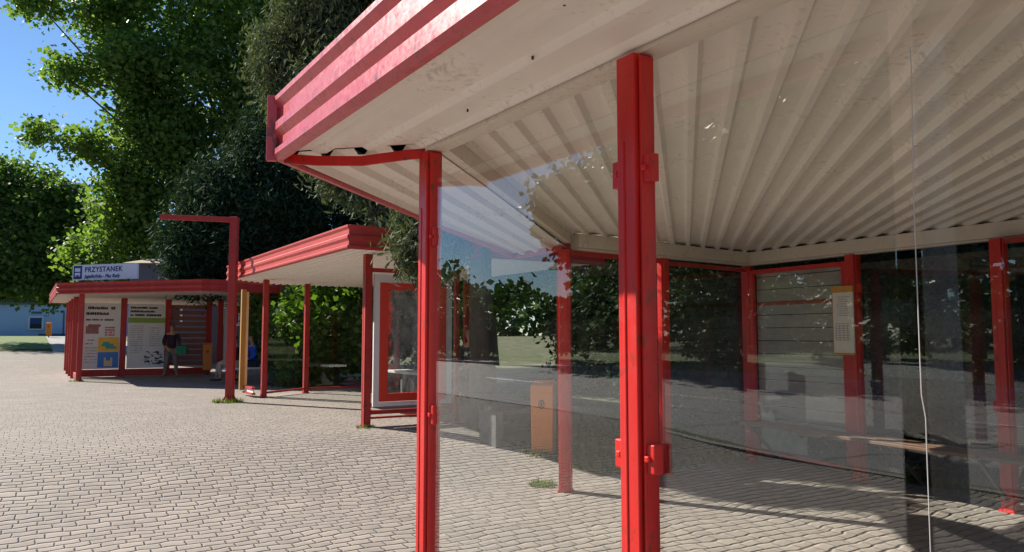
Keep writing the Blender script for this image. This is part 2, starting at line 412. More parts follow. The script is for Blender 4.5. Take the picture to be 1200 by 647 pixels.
FPROF = [(.33,.0),(.33,.026),(.305,.026),(.268,.0),(.205,.0),(.19,.026),(.150,.026),(.112,.0),(.062,.0),(.05,.026),(.022,.026),(.0,.004),(.0,.0)]
def fascia(parent, a, b, zb, m, scale=1.):
    """ribbed sheet along edge a->b of a ccw roof (uv), ribs stand outwards"""
    a, b = Vector(a), Vector(b); d = (b-a).normalized(); out = Vector((d.y, -d.x)); mb = MB(); pts = []
    for p in (a, b):
        for z, o_ in FPROF:
            q = p + out*(o_*scale+.004); x, y = W(q.x, q.y); pts.append((x, y, zb+z))
        for z, o_ in ((0,.0),(.33,.0)):
            q = p - out*.02; x, y = W(q.x, q.y); pts.append((x, y, zb+z))
    n = len(FPROF)+2
    fs = [(i, (i+1)%n, n+(i+1)%n, n+i) for i in range(n)] + [tuple(range(n))[::-1], tuple(range(n, 2*n))]
    mb.add(pts, fs); return mb.build('fascia', m, parent)
def post(parent, u, v, z0, z1, m, clamps=(), along=0., size=.086, strip=(1,0), clamp_dirs=((1,0),(-1,0))):
    """rounded square tube with a thin glazing strip, clamps as sub-parts"""
    cu, cv = math.cos(along), math.sin(along)
    ax = (DU*cu + DV*cv).to_3d(); ay = (-DU*sv_(along) + DV*cu).to_3d(); az = Vector((0,0,1))
    x, y = W(u, v); c = Vector((x, y, (z0+z1)/2)); hz = (z1-z0)/2
    mb = MB(); mb.obox(c, ax, ay, az, size/2, size/2, hz)
    # two raised ribs on the street face and a channel strip
    mb.obox(c - ay*(size/2+.001) - az*.14 + ax*.012, ax, ay, az, .006, .003, hz-.14)
    o = mb.build('post', m, parent, bevel=.016)
    st = MB()
    sx = ax*strip[0] + ay*strip[1]
    st.obox(c - sx*(size/2+.011), sx, sx.cross(az), az, .005, size*.34, hz-.01)
    st.obox(c - sx*(size/2+.004), sx, sx.cross(az), az, .006, size*.15, hz-.012)
    st.build('glazing_strip', m, o, bevel=.003)
    for zc in clamps:
        for (a_, b_) in clamp_dirs:
            dd = ax*a_ + ay*b_; cm = MB(); cc = Vector((x, y, z0+zc)) + dd*(size/2+.024) - ay*.004
            cm.obox(cc, dd, dd.cross(az), az, .026, .019, .045)
            cm.obox(cc - ay*.022, dd, dd.cross(az), az, .010, .008, .010)
            cm.build('clamp', m, o, bevel=.004)
    ft = MB(); ft.obox(Vector((x, y, z0+.006)), ax, ay, az, .075, .075, .006); 
    for sx_ in (-1,1):
        for sy_ in (-1,1): ft.obox(Vector((x, y, z0+.017)) + ax*.055*sx_ + ay*.055*sy_, ax, ay, az, .010, .010, .006)
    ft.build('foot_plate', m, o)
    return o
def sv_(a): return math.sin(a)
def pane(parent, a, b, z0, z1, m, gap=.05, name='glass_pane', th=.006):
    a, b = Vector(a), Vector(b); d = (b-a).normalized(); a = a+d*gap; b = b-d*gap
    p, q = W(*a), W(*b); mb = MB(); mb.bar((*p, (z0+z1)/2), (*q, (z0+z1)/2), th, z1-z0)
    return mb.build(name, m, parent)
def rail(parent, a, b, z, m, w=.05, h=.05, name='rail', gap=.04):
    a, b = Vector(a), Vector(b); d = (b-a).normalized(); p, q = W(*(a+d*gap)), W(*(b-d*gap))
    mb = MB(); mb.bar((*p, z), (*q, z), w, h); return mb.build(name, m, parent, bevel=.004)
def lerp(a, b, t): return (a[0]+(b[0]-a[0])*t, a[1]+(b[1]-a[1])*t)
def off_line(a, b, dd):
    d = (Vector(b)-Vector(a)).normalized(); n = Vector((-d.y, d.x))*dd; return (a[0]+n.x, a[1]+n.y), (b[0]+n.x, b[1]+n.y)

# ---- near shelter
P1, P2, P3 = (3.42,1.68), (1.87,1.66), (.32,1.66)
Q0, Q1, Q2 = (6.51,4.77), (6.67,6.32), (6.84,7.98)
Q3, Q4, Q5 = (5.25,7.87), (3.60,7.64), (1.98,7.6)
near = empty('bus_shelter', (*W(3.3,4.7), 0), 'big nearest red bus shelter with glass panes under a cream ribbed ceiling', 'bus shelter', 'red bus shelters along the pavement')
A = (3.96,1.07); Bc = (7.62,4.83)
# ccw in uv (u right, v up): going round
roofpoly = [(-2.2,1.07), A, Bc, (6.60,4.86), (6.95,8.10), (-5.0,7.62), (-5.0,3.9)]
mb = MB(); mb.prism([W(*p) for p in inset(roofpoly, [.02]*7)], ZB+.215, ZB+.31); roof = mb.build('roof', M['roof'], near)
deckpoly = [(-1.9,1.65), (3.52,1.65), (6.60,4.75), (6.78,8.0), (-4.9,7.5), (-4.9,4.7)]
corrugated(deckpoly, R(45), ZB+.165, 'ceiling_sheet', roof, M['soffit'], phase=.05)
corrugated([(-2.2,1.11), (3.94,1.11), (3.41,1.64), (-1.95,1.64)], 0, ZB+.03, 'eaves_sheet', roof, M['soffit'], per=.2, hgt=.022, phase=.02)
corrugated([(3.99,1.14), (7.58,4.80), (6.55,4.82), (3.44,1.66)], R(45), ZB+.025, 'eaves_sheet', roof, M['soffit'], per=.2, hgt=.035, phase=.09)
fascia(roof, (-2.2,1.07), A, ZB, M['fascia'])
fascia(roof, A, Bc, ZB, M['fascia'])
fascia(roof, (-5.0,3.9), (-2.2,1.07), ZB, M['fascia'])
c_ = MB(); x, y = W(A[0]+.012, A[1]-.03); c_.obox((x, y, ZB+.17), (DU*math.cos(R(22))+DV*math.sin(R(22))).to_3d(), (DV*math.cos(R(22))-DU*math.sin(R(22))).to_3d(), Vector((0,0,1)), .018, .026, .172)
c_.build('corner_cap', M['fascia'], roof, bevel=.004)
# bent flat bar closing the mitre between the two eaves sheets
mp = [Vector((*W(A[0]-.02,A[1]+.03), ZB+.012)), Vector((*W(3.83,1.24), ZB-.004)), Vector((*W(3.68,1.42), ZB-.012)), Vector((*W(3.63,1.47), ZB-.006)), Vector((*W(3.50,1.60), ZB+.008)), Vector((*W(3.44,1.66), ZB+.01))]
mb = MB()
for p, q in zip(mp, mp[1:]): mb.bar(p, q, .012, .05)
mb.build('mitre_bar', M['red'], roof)
mb = MB()
for uu, vv in ((2.75,1.52),(2.1,1.41),(1.7,1.25)):
    x, y = W(uu, vv); mb.tube([(x,y,ZB+.0285),(x,y,ZB+.040)], .0045, 8)
mb.build('screw_heads', M['dark'], roof)
# front beam over the posts and its cover strip
mb = MB(); mb.box(-1.95, 3.40, 1.645, 1.735, ZB+.012, ZB+.163); mb.build('front_beam', M['beam'], roof)
a, b = W(3.44,1.70), W(6.5,4.80); mb = MB(); mb.bar((*a, ZB+.115), (*b, ZB+.115), .07, .096); mb.build('side_beam', M['beam'], roof)
def rear_beam(a, b, d0=.0):
    p, q = W(*a), W(*b); mb = MB(); mb.bar((*p, ZB+.098), (*q, ZB+.098), .14, .145); mb.bar((*p, ZB+.013), (*q, ZB+.013), .10, .02); return mb.build('rear_beam', M['beam'], roof, bevel=.004)
rear_beam((6.50,4.90), (6.79,7.90)); rear_beam((6.87,7.95), (-4.9,7.42))
rail(roof, Bc, Q0, ZB+.02, M['red_old'], .03, .06, name='eaves_bar', gap=.02)
pp = [post(near, *P1, 0, ZB+.01, M['red'], (1.22,2.08), strip=(1,0), clamp_dirs=((-1,0),)),
      post(near, *P2, 0, ZB+.01, M['red'], (1.22,2.13), strip=(1,0)),
      post(near, *P3, 0, ZB+.01, M['red'], (1.22,2.13)),
      post(near, *Q0, 0, ZB, M['red'], (), along=R(45), size=.125),
      post(near, *Q1, 0, ZB, M['red'], (.95,2.13), size=.10, along=R(84), clamp_dirs=((1,0),)),
      post(near, *Q2, 0, ZB, M['red'], (), size=.115, along=R(2)),
      post(near, *Q3, 0, ZB+.01, M['red'], (2.13,), size=.12, along=R(6), clamp_dirs=((-1,0),)),
      post(near, *Q4, 0, ZB, M['red'], (.95,), size=.105, along=R(6), clamp_dirs=((1,0),)),
      post(near, *Q5, 0, ZB, M['red_old'], (), along=R(2)),
      post(near, .4, 7.55, 0, ZB, M['red_old'], (), along=R(2))]
# panes
pane(near, (3.42,1.672), (1.87,1.672), .22, 2.36, M['glass'], .055)
pane(near, (1.87,1.672), (.955,1.672), .22, 2.36, M['glass'], 0.05)
pane(near, (.945,1.672), (-1.2,1.672), .22, 2.36, M['glass'], .0)
mb = MB(); x, y = W(.95,1.672); 
zs = [.62,.8,1.0,1.42,1.47,1.9,2.2,2.25]
ptz = [Vector((*W(.95+ (.006 if 1.45<z_<2.0 else 0)+rnd.uniform(-.0015,.0015), 1.666), z_)) for z_ in zs]
mb.tube(ptz, [.0004,.0008]+[.0012]*(len(zs)-2), 6); mb.build('silicone_joint', M['silicone'], near)
for a, b, nm in ((Q0,Q1,'glass_old'),(Q1,Q2,'glass_old'),(Q3,Q4,'glass_old'),(Q4,Q5,'glass_old'),(Q5,(.4,7.55),'glass_old')):
    pane(near, a, b, .16, 2.40, M[nm], .06)
rail(near, Q1, Q2, ZB-.05, M['red_old'], .04, .05, name='top_rail', gap=.05)
rail(near, Q0, Q1, ZB-.03, M['red_old'], .04, .05, name='top_rail', gap=.05)
rail(near, Q4, Q5, ZB-.03, M['red_old'], .05, .05, name='top_rail', gap=.05)
# boarded bay between Q2 and Q3
bay = MB()
def seg3(mb, a, b, z0, z1, dep, back=0.0, th=.03):
    p, q = off_line(a, b, back); p, q = W(*p), W(*q); mb.bar((*p, (z0+z1)/2), (*q, (z0+z1)/2), th, z1-z0)
a_, b_ = lerp(Q2,Q3,.045), lerp(Q2,Q3,.955)
for (t0, t1, z0, z1) in ((.03,.08,.10,2.44),(.92,.97,.10,2.44)): seg3(bay, lerp(Q2,Q3,t0), lerp(Q2,Q3,t1), z0, z1, 0, .02, .05)
seg3(bay, lerp(Q2,Q3,.085), lerp(Q2,Q3,.915), 2.385, 2.44, 0, .02, .05); seg3(bay, lerp(Q2,Q3,.085), lerp(Q2,Q3,.915), .10, .15, 0, .02, .05)
frame = bay.build('board_frame', M['red'], near, bevel=.004)
bd = MB(); z_ = .395
i = 0
while z_ < 2.36:
    h_ = min(.163, 2.40-z_); dx = rnd.uniform(-.004,.004)
    seg3(bd, lerp(Q2,Q3,.07), lerp(Q2,Q3,.93), z_, z_+h_-.009, 0, -.055+dx, .022); z_ += .163
bd.build('boarding', M['plank'], frame)
bd = MB(); seg3(bd, lerp(Q2,Q3,.07), lerp(Q2,Q3,.93), 1.98, 2.02, 0, -.036, .012); bd.build('batten', M['red_old'], frame)
bd = MB(); seg3(bd, lerp(Q2,Q3,.07), lerp(Q2,Q3,.93), .16, 2.38, 0, -.008, .006); bd.build('glass_pane', M['glass_old'], frame)
tp = MB(); p0 = lerp(Q2,Q3,.10); p1 = lerp(Q2,Q3,.55)
# pale ragged sheet standing in for white glare on the lower glass
n_ = 9; top = [.74,.60,.70,.46,.52,.40,.44,.36,.40]; bot = [.17]*9
for i in range(n_-1):
    a0, a1 = off_line(lerp(p0,p1,i/(n_-1)), lerp(p0,p1,(i+1)/(n_-1)), -.018)
    x0, x1 = W(*a0), W(*a1)
    for dz in (0,): tp.add([(*x0,bot[i]),(*x1,bot[i+1]),(*x1,top[i+1]),(*x0,top[i])], [(0,1,2,3)])
tp.build('glare_sheet', plain('pale_green_glare', (.50,.58,.48), .6, var=.4, nscale=7), frame)

# bench along the rear wall on angled struts
bn = empty('bench', (*W(4.4,7.3), 0), 'long brown slatted bench fixed along the back glass of the nearest shelter', 'bench', 'benches around the shelters')
la, lb = lerp(Q2,Q3,.25), (-1.0,7.5)
for k_ in range(3):
    a_, b_ = off_line(lerp(Q2,Q3,.18), Q4, (.14+k_*.135)); 
    p, q = W(*a_), W(*b_); mb = MB(); mb.bar((*p, .52), (*q, .52), .115, .032); mb.build('seat_slat', M['wood'], bn, bevel=.004)
    a2, b2 = off_line(Q4, (0.5,7.5), (.14+k_*.135)); p, q = W(*a2), W(*b2); mb = MB(); mb.bar((*p, .52), (*q, .52), .115, .032); mb.build('seat_slat', M['wood'], bn, bevel=.004)
for c in (lerp(Q2,Q3,.30), lerp(Q2,Q3,.96), lerp(Q3,Q4,.5), Q4, Q5):
    (c2, _), (c3, _) = off_line(c, Q4 if c[0] > 3.7 else (.4,7.5), .05), off_line(c, Q4 if c[0] > 3.7 else (.4,7.5), .46)
    mb = MB(); p, q = W(*c2), W(*c3); mb.bar((*p, .10), (*q, .49), .03, .03); mb.bar((*p, .485), (*q, .485), .03, .03); mb.build('strut', M['dark'], bn)

# timetable
tc = off_line(Q3, Q4, .09)[0]; tc = lerp(tc, off_line(Q2,Q3,.09)[0], .04)
tt = empty('timetable', (*W(*tc), 1.40), 'narrow white timetable board with orange edging hung on a rear shelter post', 'timetable')
dvec = (Vector(Q3)-Vector(Q4)).normalized(); D3 = (DU*dvec.x + DV*dvec.y).to_3d(); nrm = D3.cross(Vector((0,0,1)))
ctr = Vector((*W(*tc), 1.76))
if nrm.dot(-ctr) < 0: nrm = -nrm
def tbox(mb, s, z, hs, hz, dn, th=.004): mb.obox(ctr + D3*s + nrm*dn + Vector((0,0,z-1.76)), D3, nrm, Vector((0,0,1)), hs, th, hz)
mb = MB(); tbox(mb, 0, 1.77, .138, .375, 0, .010); tt_b = mb.build('board', M['paper'], tt)
mb = MB(); tbox(mb, 0, 2.118, .145, .036, .004, .014); tbox(mb, 0, 1.392, .145, .010, .004, .014); tbox(mb, .1395, 1.74, .002, .34, .003, .011); mb.build('edging', M['orange_edge'], tt)
mb = MB(); tbox(mb, 0, 1.92, .122, .135, .014); tbox(mb, 0, 1.605, .122, .165, .014); mb.build('paper_sheet', M['paper'], tt)
mb = MB()
for i in range(9): tbox(mb, rnd.uniform(-.02,.01), 2.03-i*.026, rnd.uniform(.06,.09), .004, .020, .001)
for i in range(4): tbox(mb, -.04+.055*i-.03, 1.63, .004, .09, .020, .001)
for i in range(8): tbox(mb, 0, 1.73-i*.026, .10, .0035, .020, .001)
mb.build('print', M['grey_print'], tt)

# ---- middle shelter
G1 = .27
mid = empty('bus_shelter', (*W(13.8,6), G1), 'second red bus shelter, with a poster case at its near end behind the red pole', 'bus shelter', 'red bus shelters along the pavement')
zb = G1+ZB
mpoly = [(9.92,3.66), (17.35,3.66), (18.45,4.9), (18.45,8.2), (10.05,8.2)]
mb = MB(); mb.prism([W(*p) for p in inset(mpoly, [.02]*5)], zb+.1, zb+.27); mroof = mb.build('roof', M['roof'], mid)
corrugated(inset(mpoly, [.03]*5), R(0), zb+.03, 'ceiling_sheet', mroof, M['soffit'], per=.16, hgt=.03)
fascia(mroof, mpoly[0], mpoly[1], zb, M['fascia_mid'], .8); fascia(mroof, mpoly[1], mpoly[2], zb, M['fascia_mid'], .8); fascia(mroof, mpoly[4], mpoly[0], zb, M['fascia_mid'], .8)
MA, MB_, MC, MD = (10.74,4.26), (16.87,4.37), (17.75,5.55), (10.74,5.75)
for q, m_ in ((MA,'red_old'),(MB_,'red_old'),(MC,'red_old'),((17.9,7.9),'red_old'),((10.9,7.9),'red_old'),((14.4,7.95),'red_old')): post(mid, *q, G1, zb+.03, M[m_], (), size=.11)
post(mid, *MD, G1, zb+.03, M['red_old'], (), size=.07)
pane(mid, MB_, MC, G1+.16, G1+2.1, M['glass_old'], .08); rail(mid, MB_, MC, G1+.10, M['red_old'], .05, .04)
pane(mid, MC, (17.9,7.9), G1+.16, G1+2.1, M['glass_old'], .08); rail(mid, MC, (17.9,7.9), G1+.10, M['red_old'], .05, .04)
rail(mid, (17.9,7.9), (10.9,7.9), G1+.10, M['red_old'], .05, .04)
# poster case on the near end
rail(mid, MA, MD, G1+2.30, M['red_old'], .05, .06, gap=.06); rail(mid, MA, MD, G1+.20, M['red_old'], .05, .06, gap=.06); rail(mid, MA, MD, G1+.12, M['red_old'], .05, .03, gap=.06)
def endbox(mb, v0, v1, z0, z1, u0, u1): mb.box(u0, u1, v0, v1, z0, z1)
pc = MB()
for v0, v1, z0, z1 in ((4.36,4.45,.28,2.24),(5.55,5.66,.28,2.24),(4.45,5.55,.28,.345),(4.45,5.55,2.12,2.24)): pc.box(10.72, 10.76, v0, v1, G1+z0, G1+z1)
case = pc.build('poster_case', M['white'], mid)
pc = MB()
for v0, v1, z0, z1 in ((4.452,4.58,.35,2.115),(5.40,5.548,.35,2.115),(4.58,5.40,.35,.47),(4.58,5.40,2.01,2.115)): pc.box(10.69, 10.74, v0, v1, G1+z0, G1+z1)
pc.build('case_frame', M['bright_red'], case, bevel=.004)
pc = MB(); pc.box(10.712, 10.718, 4.58, 5.40, G1+.47, G1+2.01); pc.build('glass_pane', M['glass_scratch_reflect'], case)
# bench inside
bn2 = empty('bench', (*W(14.2,7.2), G1), 'pale slab bench inside the second shelter seen left of the poster case', 'bench', 'benches around the shelters')
mb = MB(); mb.box(11.6, 16.2, 6.9, 7.4, G1+.50, G1+.56); mb.build('seat', M['white'], bn2, bevel=.01)
for uu in (12.2, 13.9, 15.6): mb = MB(); mb.box(uu-.05, uu+.05, 7.0, 7.3, G1, G1+.50); mb.build('leg', M['dconcrete'], bn2)

# ochre board panel beside the middle shelter
yp = empty('notice_panel', (*W(17.6,4.2), G1), 'tall weathered ochre post panel on a red and white base at the second shelter', 'notice panel')
NB = (17.75,4.12)
mb = MB(); mb.box(17.70, 17.80, 4.06, 4.16, G1+.12, G1+2.35); mb.build('board', M['yellow'], yp, bevel=.006)
mb = MB(); mb.box(17.73, 17.77, 4.163, 4.22, G1+.12, G1+2.3); mb.build('side_strip', M['sand_print'], yp)
mb = MB(); mb.box(16.95, 17.80, 4.14, 4.22, G1+.06, G1+.10); mb.box(16.95, 17.80, 4.14, 4.22, G1+.18, G1+.22); mb.build('base_rail', M['red_old'], yp)
mb = MB(); mb.box(16.96, 17.72, 4.17, 4.19, G1+.10, G1+.18); mb.build('base_board', M['white'], yp)

# free-standing red pole with an arm
pl = empty('sign_pole', (*W(16.16,3.52), G1), 'tall red steel pole with a bare arm reaching left, standing on the pavement', 'sign pole')
x, y = W(16.16,3.52)
mb = MB(); mb.obox((x, y, G1+1.87), Vector((1,0,0)), Vector((0,1,0)), Vector((0,0,1)), .075, .075, 1.87); pm = mb.build('pole', M['red_old'], pl, bevel=.012)
mb = MB(); mb.bar((x-.08, y, G1+3.68), (x-1.45, y-.15, G1+3.72), .09, .10); mb.build('arm', M['red_old'], pl, bevel=.008)
mb = MB(); mb.obox((x, y, G1+.012), Vector((1,0,0)), Vector((0,1,0)), Vector((0,0,1)), .15, .15, .012)
for sx_, sy_ in ((1,0),(-1,0),(0,1),(0,-1)):
    p = Vector((x+sx_*.075, y+sy_*.075, G1+.02)); q = Vector((x+sx_*.15, y+sy_*.15, G1+.02)); t_ = Vector((x+sx_*.075, y+sy_*.075, G1+.16))
    n_ = Vector((-sy_, sx_, 0))*.006; mb.add([p+n_, q+n_, t_+n_, p-n_, q-n_, t_-n_], [(0,1,2),(3,5,4),(0,3,4,1),(1,4,5,2),(2,5,3,0)])
mb.build('base_plate', M['red_old'], pl)
mb = MB(); mb.obox((x-.09, y-.03, G1+2.9), Vector((1,0,0)), Vector((0,1,0)), Vector((0,0,1)), .015, .02, .05); mb.build('hook', M['dark'], pl)

# ---- far shelter
far = empty('bus_shelter', (*W(28,4), G1), 'farthest red bus shelter with posters and a blue stop sign on its roof', 'bus shelter', 'red bus shelters along the pavement')
fpoly = [(21.7,3.95), (25.55,.72), (33.2,.72), (33.2,8.6), (21.7,8.6)]
fpoly = fpoly  # order: check ccw below
def ccw(p): return p if sum(p[i][0]*p[(i+1)%len(p)][1]-p[(i+1)%len(p)][0]*p[i][1] for i in range(len(p))) > 0 else p[::-1]
fp = ccw(fpoly)
mb = MB(); mb.prism([W(*p) for p in inset(fp, [.02]*5)], zb+.1, zb+.29); froof = mb.build('roof', M['roof'], far)
corrugated(inset(fp, [.03]*5), R(45), zb+.03, 'ceiling_sheet', froof, M['soffit'], per=.2, hgt=.03)
for i in range(5): fascia(froof, fp[i], fp[(i+1)%5], zb, M['red_old'], .8)
UF = 27.9; FV = [1.45, 2.70, 4.03, 5.32]
post(far, 25.64, 1.36, G1, zb+.03, M['red_old'], (), size=.14)
for uu in (27.6, 29.2, 30.8, 32.4): post(far, uu, 1.30, G1, zb+.03, M['red_old'], (), size=.12)
for a_, b_ in ((25.64,27.6),(27.6,29.2),(29.2,30.8),(30.8,32.4)):
    rail(far, (a_,1.33), (b_,1.33), G1+.12, M['red_old'], .06, .16, name='bottom_rail', gap=.07)
    pane(far, (a_,1.33), (b_,1.33), G1+.22, G1+2.3, M['glass_old'], .08)
for vv in FV: post(far, UF, vv, G1, zb+.03, M['red_old'], (), size=.16, along=R(90))
rail(far, (UF,1.45), (UF,5.32), G1+.13, M['red_old'], .10, .22, name='bottom_rail', gap=.0)
# timber slats in the third bay
sl = MB()
for i in range(11): sl.box(UF+.05, UF+.08, 4.12, 5.24, G1+.32+i*.19, G1+.45+i*.19)
sl.build('slat_panel', plain('red_brown_slats', (.30,.13,.10), .7), far)
# white framed end case
rail(far, (UF-1.2,5.6), (UF-1.2,7.2), G1+2.28, M['white'], .06, .12, name='case_frame'); 
mb = MB(); mb.box(UF-1.23, UF-1.17, 5.56, 5.70, G1+.3, G1+2.22); mb.box(UF-1.23, UF-1.17, 7.0, 7.14, G1+.3, G1+2.22); mb.build('case_frame', M['white'], far)
mb = MB(); mb.box(UF-1.24, UF-1.18, 5.705, 5.85, G1+.35, G1+2.2); mb.box(UF-1.24, UF-1.18, 6.8, 6.99, G1+.35, G1+2.2); mb.box(UF-1.24, UF-1.18, 5.855, 6.795, G1+2.07, G1+2.2); mb.build('case_frame', M['red_old'], far)
post(far, UF-1.2, 5.45, G1, zb+.03, M['red_old'], (), size=.16)

# posters on the wall
def poster(name, label, v0, v1):
    t = empty(name, (*W(UF-.04, (v0+v1)/2), G1+.3), label, 'poster', 'posters on the far shelter')
    mb = MB(); mb.box(UF-.05, UF-.02, v0, v1, G1+.26, G1+2.36); mb.build('sheet', M['white'], t)
    return t
def prn(mb, t, v0, v1, z0, z1, lay=0): mb.box(UF-.062-lay*.006, UF-.054-lay*.006, v0, v1, G1+z0, G1+z1)
def words(mb, v0, v1, z, h, fill=.8, lay=0, cw=.6):
    """an unreadable line of type: strokes of uneven letters"""
    v = v0
    while v < v1:
        L = h*cw*rnd.uniform(.6,1.3)
        if rnd.random() < fill:
            prn(mb, None, v, min(v+L*.8, v1), z, z+h*rnd.choice((1,1,.75)), lay)
        else: v += L*.5
        v += L
t1 = poster('poster', 'white wall poster with yellow and blue pictures at its foot', 1.56, 2.60)
mb = MB(); words(mb, 1.66, 2.44, 2.16, .085, .9); words(mb, 1.62, 2.26, 1.98, .085, .9); words(mb, 1.62, 2.40, 1.80, .05, .85); words(mb, 1.62, 1.90, 1.16, .035); words(mb, 1.62, 1.88, 1.05, .03)
for i in range(6): words(mb, 1.62, 1.96, .92-i*.09, .02, .7)
mb.build('text_print', M['ink'], t1)
mb = MB(); prn(mb, None, 1.62, 1.98, 1.38, 1.62); prn(mb, None, 1.68, 2.03, 1.60, 1.68); mb.build('picture_print', plain('collage_print', (.35,.16,.14), .6, var=.8, nscale=9), t1)
mb = MB(); 
for i in range(4): words(mb, 2.16, 2.44, 1.56-i*.08, .045, .9)
mb.build('red_text_print', M['red_print'], t1)
mb = MB(); prn(mb, None, 1.98, 2.57, .80, 1.26); mb.build('yellow_picture', M['yellow_print'], t1)
mb = MB()
for a_, b_, c_2, d_ in ((2.08,2.42,.98,1.06),(2.2,2.5,.90,.98),(2.12,2.3,1.06,1.12)): prn(mb, None, a_, b_, c_2, d_, 1)
mb.build('fish_print', M['teal_print'], t1)
mb = MB(); prn(mb, None, 1.98, 2.57, .30, .79); mb.build('blue_picture', M['blue_print'], t1)
mb = MB(); prn(mb, None, 2.16, 2.40, .34, .52, 1); prn(mb, None, 2.16, 2.22, .52, .62, 1); prn(mb, None, 2.34, 2.40, .52, .62, 1); mb.build('castle_print', M['sand_print'], t1)
t2 = poster('poster', 'white wall poster with a green band and dense columns of small text', 2.82, 3.93)
mb = MB(); words(mb, 2.88, 3.7, 2.20, .065, .9); words(mb, 2.88, 3.6, 2.08, .065, .9); words(mb, 2.88, 3.8, 1.96, .065, .9)
for i in range(40):
    v_ = rnd.uniform(3.32,3.86); z_ = rnd.uniform(.36,.78); prn(mb, None, v_, v_+rnd.uniform(.03,.12), z_, z_+rnd.uniform(.015,.05))
mb.build('text_print', M['ink'], t2)
mb = MB(); prn(mb, None, 2.82, 3.93, 1.74, 1.90); mb.build('green_band', M['green_print'], t2)
mb = MB()
for i in range(13): words(mb, 2.9, 3.28, 1.62-i*.072, .026, .8); 
for i in range(9): words(mb, 3.46, 3.80, 1.56-i*.072, .026, .8)
prn(mb, None, 2.88, 3.88, 1.0, 1.01)
mb.build('small_print', M['grey_print'], t2)

# stop sign on the far roof
def at_px(px, py, Y):
    th = math.atan(69.5/900); x = (px-600)/900; y = -(py-323.5)/900
    d = Vector((x, math.cos(th)-y*math.sin(th), math.sin(th)+y*math.cos(th))); t = Y/d.y; return Vector((0,0,EYE))+d*t
SY = 22.3
pa, pb = at_px(86.5, 311, SY), at_px(162, 309.5, SY-.75)
sw = (pb-pa).length; sdir = (pb-pa).normalized(); sdir.z = 0; sdir.normalize(); sn = Vector((sdir.y, -sdir.x, 0))
sg = empty('stop_sign', (pa+pb)/2 - Vector((0,0,.42)), 'long pale blue bus stop name board standing on the far shelter roof', 'bus stop sign')
zt = pa.z; hh = .44; cs = (pa+pb)/2; cs.z = zt-hh/2
UPZ = Vector((0,0,1))
mb = MB(); mb.obox(cs, sdir, sn, UPZ, sw/2, .03, hh/2); mb.build('board', M['sign_white'], sg)
mb = MB()
for s_ in (-.35,.0,.35): p = cs + sdir*s_*sw - sn*.05; mb.bar((p.x,p.y,zb+.28), (p.x,p.y,zt-.1), .04, .04)
mb.build('bracket', M['dark'], sg)
bx = cs - sdir*(sw/2-.20) + sn*.034
mb = MB(); mb.obox(bx, sdir, sn, UPZ, .155, .004, hh*.43); pic = mb.build('bus_pictogram', M['navy'], sg)
mb = MB(); mb.obox(bx+sn*.006+UPZ*.075, sdir, sn, UPZ, .10, .004, .052); mb.obox(bx+sn*.006-UPZ*.045, sdir, sn, UPZ, .10, .004, .035)
for s_ in (-.07,.07): mb.obox(bx+sn*.006-UPZ*.105+sdir*s_, sdir, sn, UPZ, .022, .004, .015)
mb.build('bus_symbol', M['sign_white'], pic)
def text(body, size, p, parent, m, name='lettering', shear=0., spacing=1., sx=1.):
    cu = bpy.data.curves.new(name, 'FONT'); cu.body = body; cu.size = size; cu.extrude = .002; cu.shear = shear; cu.space_character = spacing
    cu.offset = size*.018
    cu.materials.append(m); o = bpy.data.objects.new(name, cu); C.objects.link(o); o.parent = parent
    o.location = Vector(p)-wloc(parent)
    rot = Matrix((sdir, UPZ, sn)).transposed()
    o.rotation_euler = rot.to_euler(); o.scale = (sx,1,1)
    bpy.context.view_layer.update()
    me = bpy.data.meshes.new_from_object(o.evaluated_get(bpy.context.evaluated_depsgraph_get()))
    q = bpy.data.objects.new(name, me); C.objects.link(q); q.parent = parent; q.location = o.location; q.rotation_euler = o.rotation_euler; q.scale = o.scale
    bpy.data.objects.remove(o); q.name = name; return q
text('PRZYSTANEK', .21, cs - sdir*(sw/2-.46) + UPZ*.005 + sn*.036, sg, M['navy'], spacing=1.12, sx=1.0)
text('Jagiellońska - Plac Rady', .14, cs - sdir*(sw/2-.46) - UPZ*.165 + sn*.036, sg, M['navy'], shear=.2, sx=.98)

